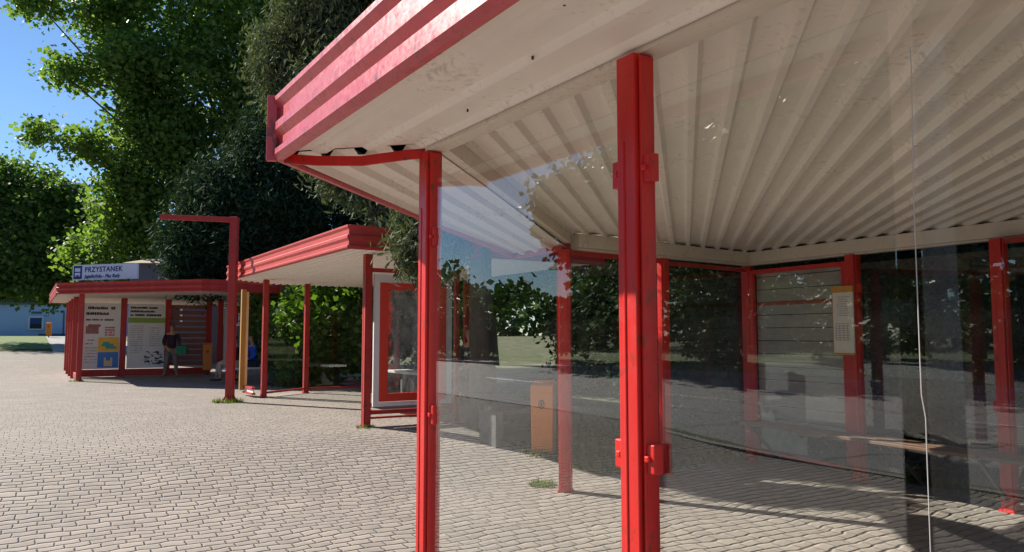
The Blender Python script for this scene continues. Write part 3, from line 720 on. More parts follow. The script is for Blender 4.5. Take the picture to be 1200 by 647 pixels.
# ------------------------------------------------------------------ bins, benches, lamp post
def bin_(loc, label, rotz, legs=0.):
    r = empty('litter_bin', loc, label, 'litter bin', 'orange litter bins'); 
    ax = Vector((math.cos(rotz), math.sin(rotz), 0)); ay = Vector((-math.sin(rotz), math.cos(rotz), 0)); L = Vector(loc)
    mb = MB(); w_, d_ = .15, .13; z0, z1, z2 = legs, legs+.86, legs+.90
    vs = []
    for zz, k_ in ((z0,.92),(z1,1)):
        for i, j in ((-1,-1),(1,-1),(1,1),(-1,1)): vs.append(L+ax*w_*i*k_+ay*d_*j*k_+UPZ*(zz+(.05 if (zz==z1 and j>0) else 0)))
    mb.add(vs, [(3,2,1,0),(4,5,6,7),(0,1,5,4),(1,2,6,5),(2,3,7,6),(3,0,4,7)]); mb.build('bin_body', M['orange'], r, bevel=.012)
    mb = MB(); mb.obox(L+ay*d_*.55+UPZ*(z1+.045), ax, ay, UPZ, .13, .05, .012); mb.build('hood', M['orange'], r, bevel=.006)
    # oval emblem with a small figure
    mb = MB(); f_ = L-ay*(d_*.98+.004)+UPZ*(z0+.62)
    mb.tube([f_+ax*.035*math.cos(t)+UPZ*.055*math.sin(t) for t in np.linspace(0, 2*math.pi, 17)], .005, 5, False)
    mb.tube([f_+UPZ*.035+ax*.004*i for i in (-2,0,2)], .012, 6); mb.bar(f_+UPZ*.02, f_-UPZ*.03, .022, .006, up=ay); mb.bar(f_-ax*.03+UPZ*.015, f_+ax*.03-UPZ*.0, .008, .006, up=ay)
    mb.build('emblem', M['dark'], r)
    mb = MB(); mb.obox(L+UPZ*(legs/2+.01)+ay*.03, ax, ay, UPZ, .03, .03, max(.012, legs/2+.01)); mb.build('stand', M['dark'], r)
    return r
bx_, by_ = .41, 10.1
bin_((bx_, by_, gxy(bx_,by_)), 'orange litter bin standing at the pavement edge behind the nearest shelter', R(-14))
px_ = at_px(244, 437, 26.2); bin_((px_.x, px_.y-.1, gxy(px_.x,px_.y)), 'orange litter bin beside the posters at the farthest shelter', R(20), .16)
pb_ = at_px(57, 392, 52); bin_((pb_.x, pb_.y, gxy(pb_.x, pb_.y)), 'tiny orange litter bin far off by the pale blue building', R(20), .1)

vb = empty('bench', (*W(9.1,5.4), gz(9.1,5.4)), 'low dark concrete legged bench on the grass edge left of the orange bin', 'bench', 'benches around the shelters')
p0 = Vector((-.27,10.2,0)); p1 = Vector((.95,11.1,0)); g0 = gxy(-.27,10.2); dd = (p1-p0).normalized(); nn = Vector((-dd.y,dd.x,0))
for q in (p0+dd*.08, p1-dd*.15): mb = MB(); mb.obox(q+UPZ*(g0+.22)+nn*.12, dd, nn, UPZ, .06, .20, .25); mb.build('leg', M['dconcrete'], vb, bevel=.01)
for k_ in range(3): mb = MB(); mb.obox((p0+p1)/2+UPZ*(g0+.50)+nn*(.0+k_*.13), dd, nn, UPZ, .78, .055, .025); mb.build('seat_slat', M['dark'], vb)
for k_ in range(2): mb = MB(); mb.obox((p0+p1)/2+UPZ*(g0+.26+k_*.10)-nn*.0, dd, nn, UPZ, .62, .02, .04); mb.build('apron', M['dark'], vb)

lp = empty('street_lamp', (*W(3.7,-3.4), 0), 'pale concrete street lamp standing on the kerb side of the pavement', 'street lamp')
x, y = W(3.7,-3.4); mb = MB(); mb.tube([(x,y,-.1),(x,y,1.2),(x,y,4),(x,y,9)], [.19,.18,.15,.09], 14); mb.build('pole', M['pale_concrete'], lp, smooth=True)
x2, y2 = W(3.7,-5.6); mb = MB(); mb.tube([(x,y,8.9),((x+x2)/2,(y+y2)/2,9.5),(x2,y2,9.6)], .04, 8); mb.build('arm', M['dconcrete'], lp)
mb = MB(); x3, y3 = W(3.7,-6.1); mb.bar((x2,y2,9.58), (x3,y3,9.62), .22, .10); mb.build('lamp_head', M['dark'], lp, bevel=.03)

# ------------------------------------------------------------------ trees
def mesh_np(name, V, F, mat_, parent):
    me = bpy.data.meshes.new(name); n = len(F); k = F.shape[1]
    me.vertices.add(len(V)); me.vertices.foreach_set('co', np.asarray(V, np.float32).ravel())
    me.loops.add(n*k); me.loops.foreach_set('vertex_index', F.astype(np.int32).ravel())
    me.polygons.add(n); me.polygons.foreach_set('loop_start', np.arange(0, n*k, k, dtype=np.int32)); me.polygons.foreach_set('loop_total', np.full(n, k, np.int32))
    me.update(); me.validate()
    o = bpy.data.objects.new(name, me); C.objects.link(o); o.parent = parent; me.materials.append(mat_)
    return o
def leaves(rs, centres, nper, spread, size, asp=1., droop=0., bend=.25):
    """leaf quads folded along the midrib around clump centres"""
    n = len(centres)*nper
    c = np.repeat(centres, nper, 0) + rs.normal(0, 1, (n,3))*spread
    nrm = rs.normal(0, 1, (n,3)); nrm[:,2] = np.abs(nrm[:,2])*.8+.35; nrm /= np.linalg.norm(nrm, axis=1, keepdims=True)
    a = rs.normal(0, 1, (n,3)); a[:,2] -= droop; a -= nrm*(a*nrm).sum(1, keepdims=True); a /= np.linalg.norm(a, axis=1, keepdims=True)
    b = np.cross(nrm, a); s = size*rs.uniform(.6, 1.35, (n,1)); L = s*.5; Wd = s*.5/asp
    V = np.stack([c-a*L, c+b*Wd-nrm*L*bend, c+a*L-nrm*L*bend*.6, c-b*Wd-nrm*L*bend], 1).reshape(-1,3)
    return V, np.arange(n*4).reshape(-1,4)
def tree(name, label, base, crown, leaf_m, rs_seed, size, nper, spread, clumps, trunk_r, trunk_h, asp=1., droop=0., group=None, shell=.55, cat='tree', bark=None):
    """crown: ellipsoids (dx,dy,z,rx,ry,rz,weight) relative to base"""
    rs = np.random.RandomState(rs_seed); x, y = base; g = gxy(x, y)-.05
    r = empty(name, (x, y, g), label, cat, group)
    tot = sum(e[6] for e in crown); cs = []
    for dx, dy, z, rx, ry, rz, wt in crown:
        m_ = int(clumps*wt/tot); d = rs.normal(0,1,(m_,3)); d /= np.linalg.norm(d, axis=1, keepdims=True)
        rad = rs.uniform(shell, 1.08, (m_,1))*(1+.16*np.sin(d[:,:1]*7+rs_seed)*np.cos(d[:,2:]*6+d[:,1:2]*5))
        cs.append(np.array([dx,dy,z])+d*rad*np.array([rx,ry,rz]))
    cs = np.concatenate(cs); V, F = leaves(rs, cs, nper, spread, size, asp, droop)
    mesh_np('crown', V, F, leaf_m, r)
    if trunk_r:
        mb = MB(); lean = [rs.normal(0,.12) for _ in range(4)]
        zs = np.linspace(0, trunk_h, 6); tp_ = [(x+lean[0]*k_*.3, y+lean[1]*k_*.3, g+z_) for k_, z_ in enumerate(zs)]
        mb.tube(tp_, [trunk_r*1.35, trunk_r*1.05, trunk_r*.95, trunk_r*.85, trunk_r*.7, trunk_r*.4], 10)
        for e in crown:
            for k_ in range(1):
                s_ = Vector(tp_[3]); t_ = Vector((x+e[0]+rs.normal(0,e[3]*.4), y+e[1]+rs.normal(0,e[4]*.4), g+e[2]+rs.normal(0,e[5]*.3)))
                m_ = (s_+t_)/2 + Vector((0,0,-.08*(t_-s_).length)); mb.tube([s_, m_, t_], [trunk_r*.42, trunk_r*.25, trunk_r*.07], 6)
        mb.build('trunk', bark or M['bark'], r, smooth=True)
    return r
def crown_blobs(rs, n, R_, zc, rz, rb):
    out = []
    for i in range(n):
        d = rs.normal(0,1,3); d /= np.linalg.norm(d); q = rs.uniform(.45,.85)
        out.append((d[0]*R_*q, d[1]*R_*q, zc+d[2]*rz*q, rb*rs.uniform(.7,1.25), rb*rs.uniform(.7,1.25), rb*rs.uniform(.55,.95), 1))
    return out
def px_blob(base, px, py, Y, rpx, w=1, rz=None, g=0):
    p = at_px(px, py, Y); r_ = rpx*Y/900; return (p.x-base[0], p.y-base[1], p.z-gxy(*base), r_, r_, (rz or rpx)*Y/900, w)
# maple: sunlit crown with branches reaching left
b = (-11.7, 37.8)
bl = [px_blob(b,q[0],q[1],q[2]*1.22,*q[3:]) for q in ((45,2,29,30,.9,8),(125,18,30,36,1.6,26),(160,75,29,42,2.6,34),(84,84,28.5,28,.7,11),(190,40,32,80,5),(185,145,30,48,3,44),(50,156,29,22,.35,7),(104,170,29,23,.6,10),(185,175,30,62,4),(150,235,30,36,2),(230,110,31,80,5),(150,285,31,44,2.5),(105,295,32,28,1.2,22),(280,40,31,80,4),(220,250,31,60,3),(320,140,31,62,4),(330,30,30.5,60,3),(250,-60,32,110,6),(140,-50,31,60,3))]
tree('maple_tree', 'tall bright green maple with branches reaching left over the blue sky', b, bl, M['maple'], 3, .23, 19, .36, 3900, .34, 11, asp=1.05)
b = (-26, 46)
bl = [px_blob(b,*q) for q in ((20,235,46,44,3),(60,250,45,44,3),(85,265,45,26,1.3),(10,290,45,45,3),(55,310,44,44,3),(88,300,45,22,1),(30,316,44,22,1.4),(-40,270,46,60,3),(75,325,44,24,1),(0,215,46,24,1),(8,335,43,14,.3,8))]
tree('round_tree', 'dark round leafy tree at the left edge above the pale blue building', b, bl, M['lime'], 5, .25, 18, .36, 2000, .35, 5)
b = (-6.3, 24.5)
bl = [px_blob(b,*q) for q in ((420,-40,25,80,3),(400,60,25,75,4),(345,185,24.5,66,5),(420,160,25,70,4),(262,235,23.8,44,3),(300,260,24,70,4),(390,260,24.5,70,4),(230,285,23.5,34,2,34),(225,315,23.3,20,.7,18),(255,300,23.6,40,2),(450,250,25,60,3),(480,120,25,80,3),(330,300,24.4,60,3,30))]
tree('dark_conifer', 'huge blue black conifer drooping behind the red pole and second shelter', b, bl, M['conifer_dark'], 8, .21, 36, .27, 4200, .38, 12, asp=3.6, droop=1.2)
b = (-.42, 11.6)
bl = [px_blob(b,*q) for q in ((400,30,13.5,70,3),(355,70,14,55,2.4),(440,90,13,75,3),(420,180,12.8,50,2.2),(470,215,12.2,42,2),(508,256,10.0,26,1.6,24),(502,288,9.8,18,.8,14),(500,150,12.5,70,3),(560,120,12,90,3),(420,-60,13,100,4),(540,-60,12.5,120,4),(560,215,12,50,1.4),(385,130,13.5,45,1.6))]
tree('cypress_tree', 'grey green cypress with fine drooping sprays beside the nearest roof corner', b, bl, M['conifer'], 11, .13, 34, .15, 6000, .17, 9, asp=3.6, droop=1.6)

# bright bushes behind the middle shelter
def bush(name, label, base, rx, rz, m_, seed, size=.12, clumps=420, group=None, ry=None):
    rs = np.random.RandomState(seed)
    bl = [(rs.uniform(-.6,.6)*rx, rs.uniform(-.6,.6)*(ry or rx), rz*rs.uniform(.35,1.35), rx*.55, (ry or rx)*.55, rz*.5, 1) for _ in range(7)]
    return tree(name, label, base, bl, m_, seed, size, 16, .16, clumps, .04, rz, group=group, cat='bush')
p = at_px(398, 440, 20.5); bush('leafy_bush', 'bright sunlit leafy bush glowing behind the second shelter', (p.x, p.y), 1.4, 1.7, M['bush'], 21, .16, 620, ry=1.2)
p = at_px(345, 440, 22); bush('leafy_bush', 'shaded leafy bush behind the glass end of the second shelter', (p.x, p.y), 1.4, 1.9, M['lime'], 22, .16, 520)
p = at_px(468, 440, 20.5); bush('leafy_bush', 'leafy bush seen through the poster case of the second shelter', (p.x, p.y), 1.5, 1.7, M['lime'], 23, .16, 520)
# evergreen row close behind the nearest shelter
rs = np.random.RandomState(4)
tb = [(0,0,.6,1.15,1.15,.8,2),(0,0,1.7,1.2,1.2,1.0,3),(.1,0,2.9,1.1,1.1,1.0,3),(0,.1,4.0,.9,.9,1.0,2),(0,0,5.0,.6,.6,.9,1.2)]
proto = None
LAB = ['dark evergreen behind the left rear glass of the nearest shelter','dark evergreen behind the boarded bay of the nearest shelter','dark evergreen behind the timetable post of the nearest shelter','dark evergreen behind the glass right of the timetable','dark evergreen behind the far right red post','dark evergreen at the right end behind the nearest shelter','dark evergreen farther back behind the orange bin','dark evergreen farther back between bin and left rear glass','tall dark evergreen farther back behind the boarded bay','dark evergreen beyond the grass edge right of the second shelter']
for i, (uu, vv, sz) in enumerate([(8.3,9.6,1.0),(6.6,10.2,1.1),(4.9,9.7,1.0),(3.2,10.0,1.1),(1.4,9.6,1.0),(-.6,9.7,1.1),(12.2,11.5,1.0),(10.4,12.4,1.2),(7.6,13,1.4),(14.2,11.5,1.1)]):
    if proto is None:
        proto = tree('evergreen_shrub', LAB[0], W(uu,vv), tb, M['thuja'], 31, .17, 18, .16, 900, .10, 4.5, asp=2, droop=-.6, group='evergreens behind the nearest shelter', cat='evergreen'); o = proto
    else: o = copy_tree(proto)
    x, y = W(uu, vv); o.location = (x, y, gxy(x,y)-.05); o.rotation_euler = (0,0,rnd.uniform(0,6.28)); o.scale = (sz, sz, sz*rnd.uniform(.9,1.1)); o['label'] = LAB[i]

# trees on the far side of the street
proto = None
FAR = [(8,-32,1.6),(16,-33,1.7),(24,-31.5,1.6),(32,-33,1.7),(40,-32,1.5),(0,-31.5,1.6),(-8,-33,1.6),(12,-40,1.9),(28,-41,1.9),(3,-41,1.9),(18,36,1.0),(26,34,1.1),(12,38,1.1),(6,34,1.0),(34,30,1.15),(-2,38,1.2),(24,22,.9),(30,18,.8),(6,-47,2.0),(20,-48,2.0),(35,-47,1.9),(-6,-45,2.0)]
FL = ['street tree across the road opposite the nearest shelter','street tree across the road just left of the lamp post','street tree across the road opposite the second shelter','street tree across the road opposite the farthest shelter','last street tree across the road','street tree across the road behind the photographer','rearmost street tree across the road','tall back row tree across the road opposite the nearest shelter','tall back row tree across the road opposite the farthest shelter','tall back row tree across the road behind the lamp post'] + ['park tree far behind the '+q for q in ('orange bin','cypress trunk','left rear glass of the nearest shelter','boarded bay of the nearest shelter','second shelter','timetable post','second shelter poster case','seated people of the second shelter')] + ['rear wood tree across the road beyond the '+q for q in ('first clipped bush','middle clipped bush','last clipped bush','rearmost street tree')]
rs = np.random.RandomState(2); fb = crown_blobs(rs, 15, 3.6, 6.6, 3.0, 1.9) + [(0,0,6.5,2.4,2.4,2.4,2)]
for i, (uu, vv, sz) in enumerate(FAR):
    if proto is None:
        proto = tree('street_tree', FL[0], W(uu,vv), fb, M['far_leaf'], 41, .30, 16, .40, 1700, .24, 5.5, group='street trees across the road'); o = proto
    else: o = copy_tree(proto)
    x, y = W(uu, vv); o.location = (x, y, -.05 if vv < 0 else gxy(x, y)-.05); o.rotation_euler = (0,0,rnd.uniform(0,6.28)); o.scale = (sz,)*3; o['label'] = FL[i]; o['group'] = 'street trees across the road' if vv < 0 else 'park trees behind the shelters'
rs = np.random.RandomState(77); cs = []
for i in range(8000):
    hd = R(rs.uniform(-150, 95)); D = rs.uniform(85, 125); hmax = (7 if -68 < math.degrees(hd) < -52 else 11)*(1+.25*math.sin(hd*23)+.15*math.sin(hd*61))
    cs.append((math.sin(hd)*D, math.cos(hd)*D, hmax*rs.uniform(0,1)**.8))
V, F = leaves(rs, np.array(cs), 15, .8, 1.1, 1.3)
o = mesh_np('distant_woods', V, F, M['far_leaf'], None); tag(o, 'distant tree line closing the view behind the park and the road', 'woods', kind='stuff')
# hedge strip across the road
for i, uu in enumerate((4, 9, 16, 22, 30)):
    x, y = W(uu, -28.5)
    o = bush('hedge_bush', ['clipped bush across the road by the first street tree','clipped bush across the road between two street trees','middle clipped bush across the road','fourth clipped bush across the road, before the last one','last clipped bush across the road'][i], (x, y), 1.5, .9, M['far_leaf'], 60+i, .2, 200, group='bushes across the road')

for i, uu in enumerate((41, 47, 53, 60, 68)):
    x, y = W(uu, -25.5)
    bush('tall_bush', 'tall loose bush across the road, %s beyond the last street tree' % ('first','second','third','fourth','fifth')[i], (x, y), 3.6, 2.6, M['far_leaf'], 80+i, .3, 330, group='tall bushes across the road')
# ------------------------------------------------------------------ buildings
def house(name, label, c, ax_ang, L, Dp, Hh, wall, roofm, nwin, storeys, roof_h=0., g=0):
    r = empty(name, (c[0], c[1], g), label, 'building'); ax = Vector((math.cos(ax_ang), math.sin(ax_ang), 0)); ay = Vector((-math.sin(ax_ang), math.cos(ax_ang), 0)); o_ = Vector((c[0], c[1], g))
    mb = MB(); mb.obox(o_+UPZ*(Hh/2-.3), ax, ay, UPZ, L/2, Dp/2, Hh/2+.3); mb.build('wall', wall, r)
    mb = MB()
    if roof_h:
        e = .3; zz = Hh+.004; v = [o_+ax*(L/2+e)*i+ay*(Dp/2+e)*j+UPZ*zz for i, j in ((-1,-1),(1,-1),(1,1),(-1,1))]; k_ = max(.1, L/2-Dp/2)
        v += [o_-ax*k_+UPZ*(zz+roof_h), o_+ax*k_+UPZ*(zz+roof_h)]
        mb.add(v, [(0,1,5,4),(1,2,5),(2,3,4,5),(3,0,4),(3,2,1,0)])
    else: mb.obox(o_+UPZ*(Hh+.1), ax, ay, UPZ, L/2+.15, Dp/2+.15, .1)
    mb.build('roof', roofm, r)
    for s_ in (-1, 1):
        for st in range(storeys):
            for k_ in range(nwin):
                sx_ = (k_+.5)/nwin*L-L/2; z_ = Hh/storeys*(st+.55); ww, wh = min(.6, L/nwin*.32), min(.7, Hh/storeys*.27)
                q = o_+ax*sx_+ay*s_*(Dp/2+.012)+UPZ*z_
                mb = MB(); mb.obox(q, ax, ay, UPZ, ww, .012, wh); wnd = mb.build('window', M['window'], r)
                mb = MB()
                for a_, hx, hz, dz in ((-ww,.05,wh,0),(ww,.05,wh,0),(0,ww,.05,wh),(0,ww,.05,-wh),(0,.03,wh,0)): mb.obox(q+ay*s_*.02+ax*a_+UPZ*dz, ax, ay, UPZ, hx, .02, hz)
                mb.build('frame', M['white'], wnd)
    return r
# pale blue building, far left
c = at_px(34, 392, 62)
hb = empty('blue_building', (c.x, c.y, gxy(c.x,c.y)), 'low pale blue building with one square window far at the left', 'building')
g = gxy(c.x, c.y); o_ = Vector((c.x, c.y+3, g)); AX, AY = Vector((1,0,0)), Vector((0,1,0))
mb = MB(); mb.obox(o_+UPZ*1.1, AX, AY, UPZ, 3.3, 3, 1.45); mb.build('wall', M['blue_wall'], hb)
mb = MB(); mb.obox(o_+UPZ*2.65, AX, AY, UPZ, 3.5, 3.2, .10); mb.build('roof', M['grey_wall'], hb)
q = o_-AY*3.03+UPZ*1.05+AX*.55
mb = MB(); mb.obox(q, AX, AY, UPZ, .58, .03, .52); wnd = mb.build('window', M['window'], hb)
mb = MB()
for a_, hx, hz, dz in ((-.55,.06,.52,0),(.55,.06,.52,0),(0,.55,.06,.5),(0,.55,.06,-.5)): mb.obox(q-AY*.03+AX*a_+UPZ*dz, AX, AY, UPZ, hx, .03, hz)
mb.build('frame', M['sign_white'], wnd)
mb = MB(); mb.obox(q+UPZ*.2-AY*.035, AX, AY, UPZ, .48, .01, .26); mb.build('pane', M['navy'], wnd)
mb = MB(); mb.obox(q+UPZ*.85-AY*.02, AX, AY, UPZ, .4, .02, .09); mb.build('name_board', M['grey_wall'], hb)
mb = MB(); mb.obox(o_-AY*3.03+UPZ*.9+AX*2.75, AX, AY, UPZ, .04, .03, 1.1); mb.obox(o_-AY*3.03+UPZ*.06+AX*2.0, AX, AY, UPZ, 1.2, .03, .15); mb.build('downpipe', M['grey_wall'], hb)
c = at_px(238, 330, 33); house('grey_building', 'grey rendered building with a tan hipped roof right of the stop sign', (c.x, c.y+2), R(4), 6.0, 4.5, at_px(196,310,33).z-gxy(c.x,c.y), M['grey_wall'], M['tan_roof'], 2, 1, .8, g=gxy(c.x,c.y))
c = at_px(112, 330, 76); house('pale_building', 'pale building mostly hidden by leaves behind the left end of the stop sign', (c.x, c.y+3), R(2), 8, 6, at_px(100,303,76).z-1.5, M['blue_wall'], M['grey_wall'], 3, 1, 0, g=1.5)
x, y = W(2,42); house('house', 'long cream house in the park far behind the nearest shelter', (x, y), R(122), 22, 9, 6, M['cream_wall'], M['tan_roof'], 7, 2, 2.4)

# ------------------------------------------------------------------ people (skinned joint chains)
M['skin'] = plain('skin', (.50,.28,.19), .5, var=.05)
M['hair'] = plain('brown_hair', (.06,.035,.02), .6)
M['ghair'] = plain('grey_hair', (.22,.20,.18), .6)
def skin_obj(name, joints, edges, mat_, parent, root=0, lvl=1):
    off = wloc(parent)
    me = bpy.data.meshes.new(name); me.from_pydata([tuple(Vector(j[0])-off) for j in joints], edges, []); me.update()
    o = bpy.data.objects.new(name, me); C.objects.link(o); o.parent = parent; me.materials.append(mat_)
    m = o.modifiers.new('skin', 'SKIN'); m.use_smooth_shade = True; m.branch_smoothing = .4
    for i, j in enumerate(joints):
        s_ = me.skin_vertices[0].data[i]; r_ = j[1]; s_.radius = r_ if isinstance(r_, tuple) else (r_, r_); s_.use_root = (i == root)
    sb = o.modifiers.new('sub', 'SUBSURF'); sb.levels = lvl; sb.render_levels = lvl
    return o
def chain(J, E, start, pts):
    k_ = start
    for p in pts:
        J.append(p); E.append((k_, len(J)-1)); k_ = len(J)-1
    return k_
def person(label, hip, face, J3, top_m, trouser_m, shoe_m, hair_m, group):
    """J3: dict of joints relative to hip in local (forward, left, up); face: world heading vector"""
    f = Vector((face[0], face[1], 0)).normalized(); l = Vector((-f.y, f.x, 0)); hp = Vector(hip)
    T = lambda p: hp + f*p[0] + l*p[1] + UPZ*p[2]
    feetz = min(J3['ankle_l'][2], J3['ankle_r'][2]) - .08
    r = empty('person', (hip[0], hip[1], hip[2]+feetz), label, 'person', group)
    J = [(T((0,0,0)), (.15,.11))]; E = []
    ch = chain(J, E, 0, [(T(J3['waist']), (.125,.095)), (T(J3['chest']), (.15,.105)), (T(J3['shoulder']), (.11,.08))])
    nk = chain(J, E, ch, [(T(J3['neck']), .052), (T(J3['chin']), (.062,.072)), (T(J3['head']), (.078,.095)), (T(J3['crown']), (.06,.07))])
    jaw = len(J)-3; hd = Vector(J3['chin'])*.35+Vector(J3['head'])*.65
    chain(J, E, len(J)-2, [(T(Vector(J3['head'])*.8+Vector(J3['chin'])*.2+Vector((.115,0,-.01))), .014)])   # nose
    tops = {}
    for sgn, s_ in ((1,'l'),(-1,'r')):
        chain(J, E, ch, [(T(J3['sh_'+s_]), .058), (T(J3['el_'+s_]), .043), (T(J3['wr_'+s_]), .030)])
        wr = len(J)-1; wv = Vector(J3['wr_'+s_]); d = (wv-Vector(J3['el_'+s_])).normalized()
        sd2 = d.cross(Vector((1,0,.3))).normalized(); pm_ = wv+d*.06
        chain(J, E, wr, [(T(pm_), .034)]); pi_ = len(J)-1
        for k_, ln in enumerate((.075,.085,.08,.06)):
            b0 = pm_ + d*.03 + sd2*(.03-.02*k_); chain(J, E, pi_, [(T(b0), .010), (T(b0+d*ln*.5+Vector((.008,0,-.01))), .009), (T(b0+d*ln+Vector((.02,0,-.02))), .008)])
        chain(J, E, wr, [(T(wv+d*.03+sd2*.035), .012), (T(wv+d*.075+sd2*.055), .010)])
        chain(J, E, 0, [(T(J3['hip_'+s_]), .085), (T(J3['knee_'+s_]), .055), (T(J3['ankle_'+s_]), .036), (T(J3['toe_'+s_]), .032)])
    skin_obj('body', J, E, M['skin'], r)
    # top
    J = [(T(J3['waist_low']), (.165,.125))]; E = []
    ch = chain(J, E, 0, [(T(J3['waist']), (.155,.12)), (T(J3['chest']), (.175,.128)), (T(J3['shoulder']), (.125,.095))])
    for s_ in ('l','r'): chain(J, E, ch, [(T(J3['sh_'+s_]), .072), (T(J3['el_'+s_]), .056), (T(Vector(J3['el_'+s_])*.3+Vector(J3['wr_'+s_])*.7), .045)])
    skin_obj('top', J, E, top_m, r)
    J = [(T((0,0,.02)), (.165,.125))]; E = []
    for s_ in ('l','r'): chain(J, E, 0, [(T(J3['hip_'+s_]), .10), (T(J3['knee_'+s_]), .072), (T(Vector(J3['knee_'+s_])*.12+Vector(J3['ankle_'+s_])*.88), .055)])
    skin_obj('trousers', J, E, trouser_m, r)
    for s_ in ('l','r'):
        a_, t_ = Vector(J3['ankle_'+s_]), Vector(J3['toe_'+s_])
        skin_obj('shoe', [(T(a_+(a_-t_)*.25+Vector((0,0,-.035))), .042), (T(a_*.5+t_*.5+Vector((0,0,-.012))), (.046,.040)), (T(t_+(t_-a_)*.2), (.042,.030))], [(0,1),(1,2)], shoe_m, r)
    h_ = Vector(J3['head']); c_3 = Vector(J3['crown'])
    skin_obj('hair', [(T(h_+Vector((-.035,0,-.06))), (.078,.07)), (T(h_+Vector((-.03,0,.02))), (.094,.094)), (T(c_3+Vector((-.012,0,.012))), (.075,.082))], [(0,1),(1,2)], hair_m, r)
    return r
STAND = dict(waist=(0,0,.16), waist_low=(0,0,-.06), chest=(.01,0,.36), shoulder=(.0,0,.50), neck=(.01,0,.58), chin=(.03,0,.64), head=(.025,0,.73), crown=(.015,0,.79),
  sh_l=(0,.17,.48), sh_r=(0,-.17,.48), el_l=(.02,.24,.20), el_r=(.04,-.25,.21), wr_l=(.17,.17,.02), wr_r=(.20,-.12,.05),
  hip_l=(0,.09,-.06), hip_r=(0,-.09,-.06), knee_l=(.05,.14,-.43), knee_r=(.02,-.15,-.43), ankle_l=(.0,.17,-.80), ankle_r=(.0,-.2,-.80), toe_l=(.13,.20,-.85), toe_r=(.13,-.23,-.85))
SIT = dict(waist=(-.02,0,.17), waist_low=(0,0,.0), chest=(.02,0,.36), shoulder=(.03,0,.50), neck=(.05,0,.58), chin=(.08,0,.64), head=(.07,0,.73), crown=(.06,0,.79),
  sh_l=(.03,.17,.48), sh_r=(.03,-.17,.48), el_l=(.06,.23,.21), el_r=(.06,-.23,.21), wr_l=(.30,.12,.12), wr_r=(.30,-.12,.12),
  hip_l=(.04,.09,.0), hip_r=(.04,-.09,.0), knee_l=(.45,.12,.04), knee_r=(.45,-.10,.04), ankle_l=(.42,.12,-.37), ankle_r=(.50,-.10,-.37), toe_l=(.56,.13,-.42), toe_r=(.64,-.10,-.42))
cl = lambda n, c: plain(n, c, .85, var=.25, nscale=9)
ps = at_px(200, 441, 24.9)
gp = gxy(ps.x, ps.y)
person('standing woman in a dark top and grey trousers holding a green bag before the posters', (ps.x, ps.y, gp+.88), (.35,-1), STAND, cl('plum_top',(.035,.02,.04)), cl('grey_trousers',(.22,.20,.18)), cl('tan_shoes',(.3,.18,.12)), M['hair'], 'people waiting')
bgm = MB(); q = Vector((ps.x+.42, ps.y-.22, gp+.86))
bgm.obox(q, AX, AY, UPZ, .17, .06, .13); bgm.tube([q+AX*.1+UPZ*.13, q+AX*.05+UPZ*.27, q-AX*.05+UPZ*.27, q-AX*.1+UPZ*.13], .012, 6)
single(bgm, 'handbag', cl('green_bag',(.03,.22,.12)), q-UPZ*.13, 'green handbag held by the standing woman', 'bag', bevel=.03)
p = at_px(264, 449, 21.2); gp = gxy(p.x,p.y)
person('seated person in a maroon top and beige trousers right behind the red pole', (p.x+.20, p.y+.25, gp+.53), (-.95,-.45), SIT, cl('maroon_top',(.10,.02,.025)), cl('beige_trousers',(.42,.34,.25)), cl('dark_shoes',(.03,.03,.03)), M['hair'], 'people waiting')
p2 = at_px(283, 446, 21.3)
person('seated person in a bright blue top between the red pole and ochre panel', (p2.x+.15, p2.y+.5, gp+.53), (-.75,-.65), SIT, cl('blue_top',(.02,.10,.60)), cl('navy_trousers',(.03,.04,.07)), cl('black_shoes',(.02,.02,.02)), M['ghair'], 'people waiting')
bn3 = empty('bench', (p.x+.7, p.y+.6, gp), 'white slab bench with two seated people behind the red pole', 'bench', 'benches around the shelters')
mb = MB(); d3 = Vector((p2.x-p.x, p2.y+.25-p.y, 0)).normalized(); mb.obox(Vector((p.x+.55, p.y+.55, gp+.41)), d3, Vector((-d3.y,d3.x,0)), UPZ, .85, .22, .03); mb.build('seat', M['white'], bn3, bevel=.008)
for s_ in (-.6,.6): mb = MB(); mb.obox(Vector((p.x+.55, p.y+.55, gp+.19))+d3*s_, d3, Vector((-d3.y,d3.x,0)), UPZ, .06, .16, .19); mb.build('leg', M['dconcrete'], bn3)
p = Vector((*W(12.0,6.75), 0)); 
person('seated person in dark clothes on the bench of the second shelter', (p.x, p.y, G1+.66), (-.62,-.78), SIT, cl('charcoal_top',(.05,.05,.06)), cl('black_trousers',(.03,.03,.035)), cl('brown_shoes',(.05,.035,.03)), M['hair'], 'people waiting')

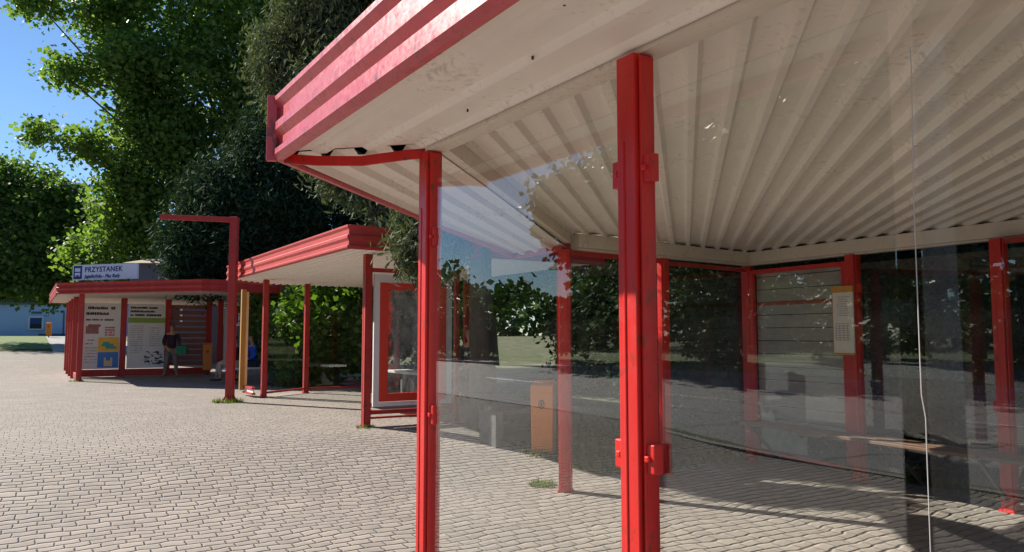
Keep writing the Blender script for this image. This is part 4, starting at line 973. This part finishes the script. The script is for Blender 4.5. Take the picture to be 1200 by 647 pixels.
# ------------------------------------------------------------------ weeds and grass
def tuft(rs, cx, cy, n, r_, h_):
    a = rs.uniform(0, 2*math.pi, n); q = np.sqrt(rs.uniform(0,1,n))*r_; x = cx+np.cos(a)*q; y = cy+np.sin(a)*q
    hh = h_*rs.uniform(.4,1.2,n); wd = .006+.006*rs.uniform(0,1,n); b = rs.uniform(0, 2*math.pi, n); lx = rs.normal(0,.45,n)*hh; ly = rs.normal(0,.45,n)*hh
    z = np.array([gxy(i, j) for i, j in zip(x, y)])
    V = np.stack([np.stack([x-np.cos(b)*wd, y-np.sin(b)*wd, z-.01],1), np.stack([x+np.cos(b)*wd, y+np.sin(b)*wd, z-.01],1), np.stack([x+lx, y+ly, z+hh],1)], 1).reshape(-1,3)
    return V, np.arange(3*n).reshape(-1,3)
rs = np.random.RandomState(9)
def weeds(label, cx, cy, n, r_, h_):
    e = empty('weed_tuft', (cx, cy, gxy(cx,cy)), label, 'weeds', 'weeds in the paving'); V, F = tuft(rs, cx, cy, n, r_, h_)
    mesh_np('blades', V-np.array([cx, cy, gxy(cx,cy)]), F, M['grass'], e)
x, y = W(16.16,3.52); weeds('weeds round the foot of the red pole', x, y-.1, 260, .30, .10)
q = at_px(636, 568, 8.35); weeds('weeds in the paving in front of the orange bin', q.x, q.y, 220, .16, .06)
weeds('weeds at the foot of the second shelter near post', *W(10.6,4.2), 70, .14, .06)
weeds('weeds at the foot of the orange bin', .36, 9.93, 120, .22, .07)
x, y = W(25.6,1.3); weeds('weeds at the corner post of the farthest shelter', x, y, 60, .2, .08)
Vs, Fs, n0 = [], [], 0
for uu0, uu1, vv0, vv1, nn_ in ((6.98,10.4,5.6,9,9000),(-3,6.9,8.2,9.4,4000),(10.4,20,8.25,10,3000)):
    for _ in range(nn_//60):
        uu, vv = rs.uniform(uu0,uu1), rs.uniform(vv0,vv1); x, y = W(uu,vv)
        if math.sin(x*2.1+y)*math.cos(y*1.7-x) < -.25: continue
        V, F = tuft(rs, x, y, 60, .28, .09); Vs.append(V); Fs.append(F+n0); n0 += len(V)
o = mesh_np('grass', np.concatenate(Vs), np.concatenate(Fs), M['grass'], None); tag(o, 'short rough grass on the verge behind the shelters', 'grass', kind='stuff')
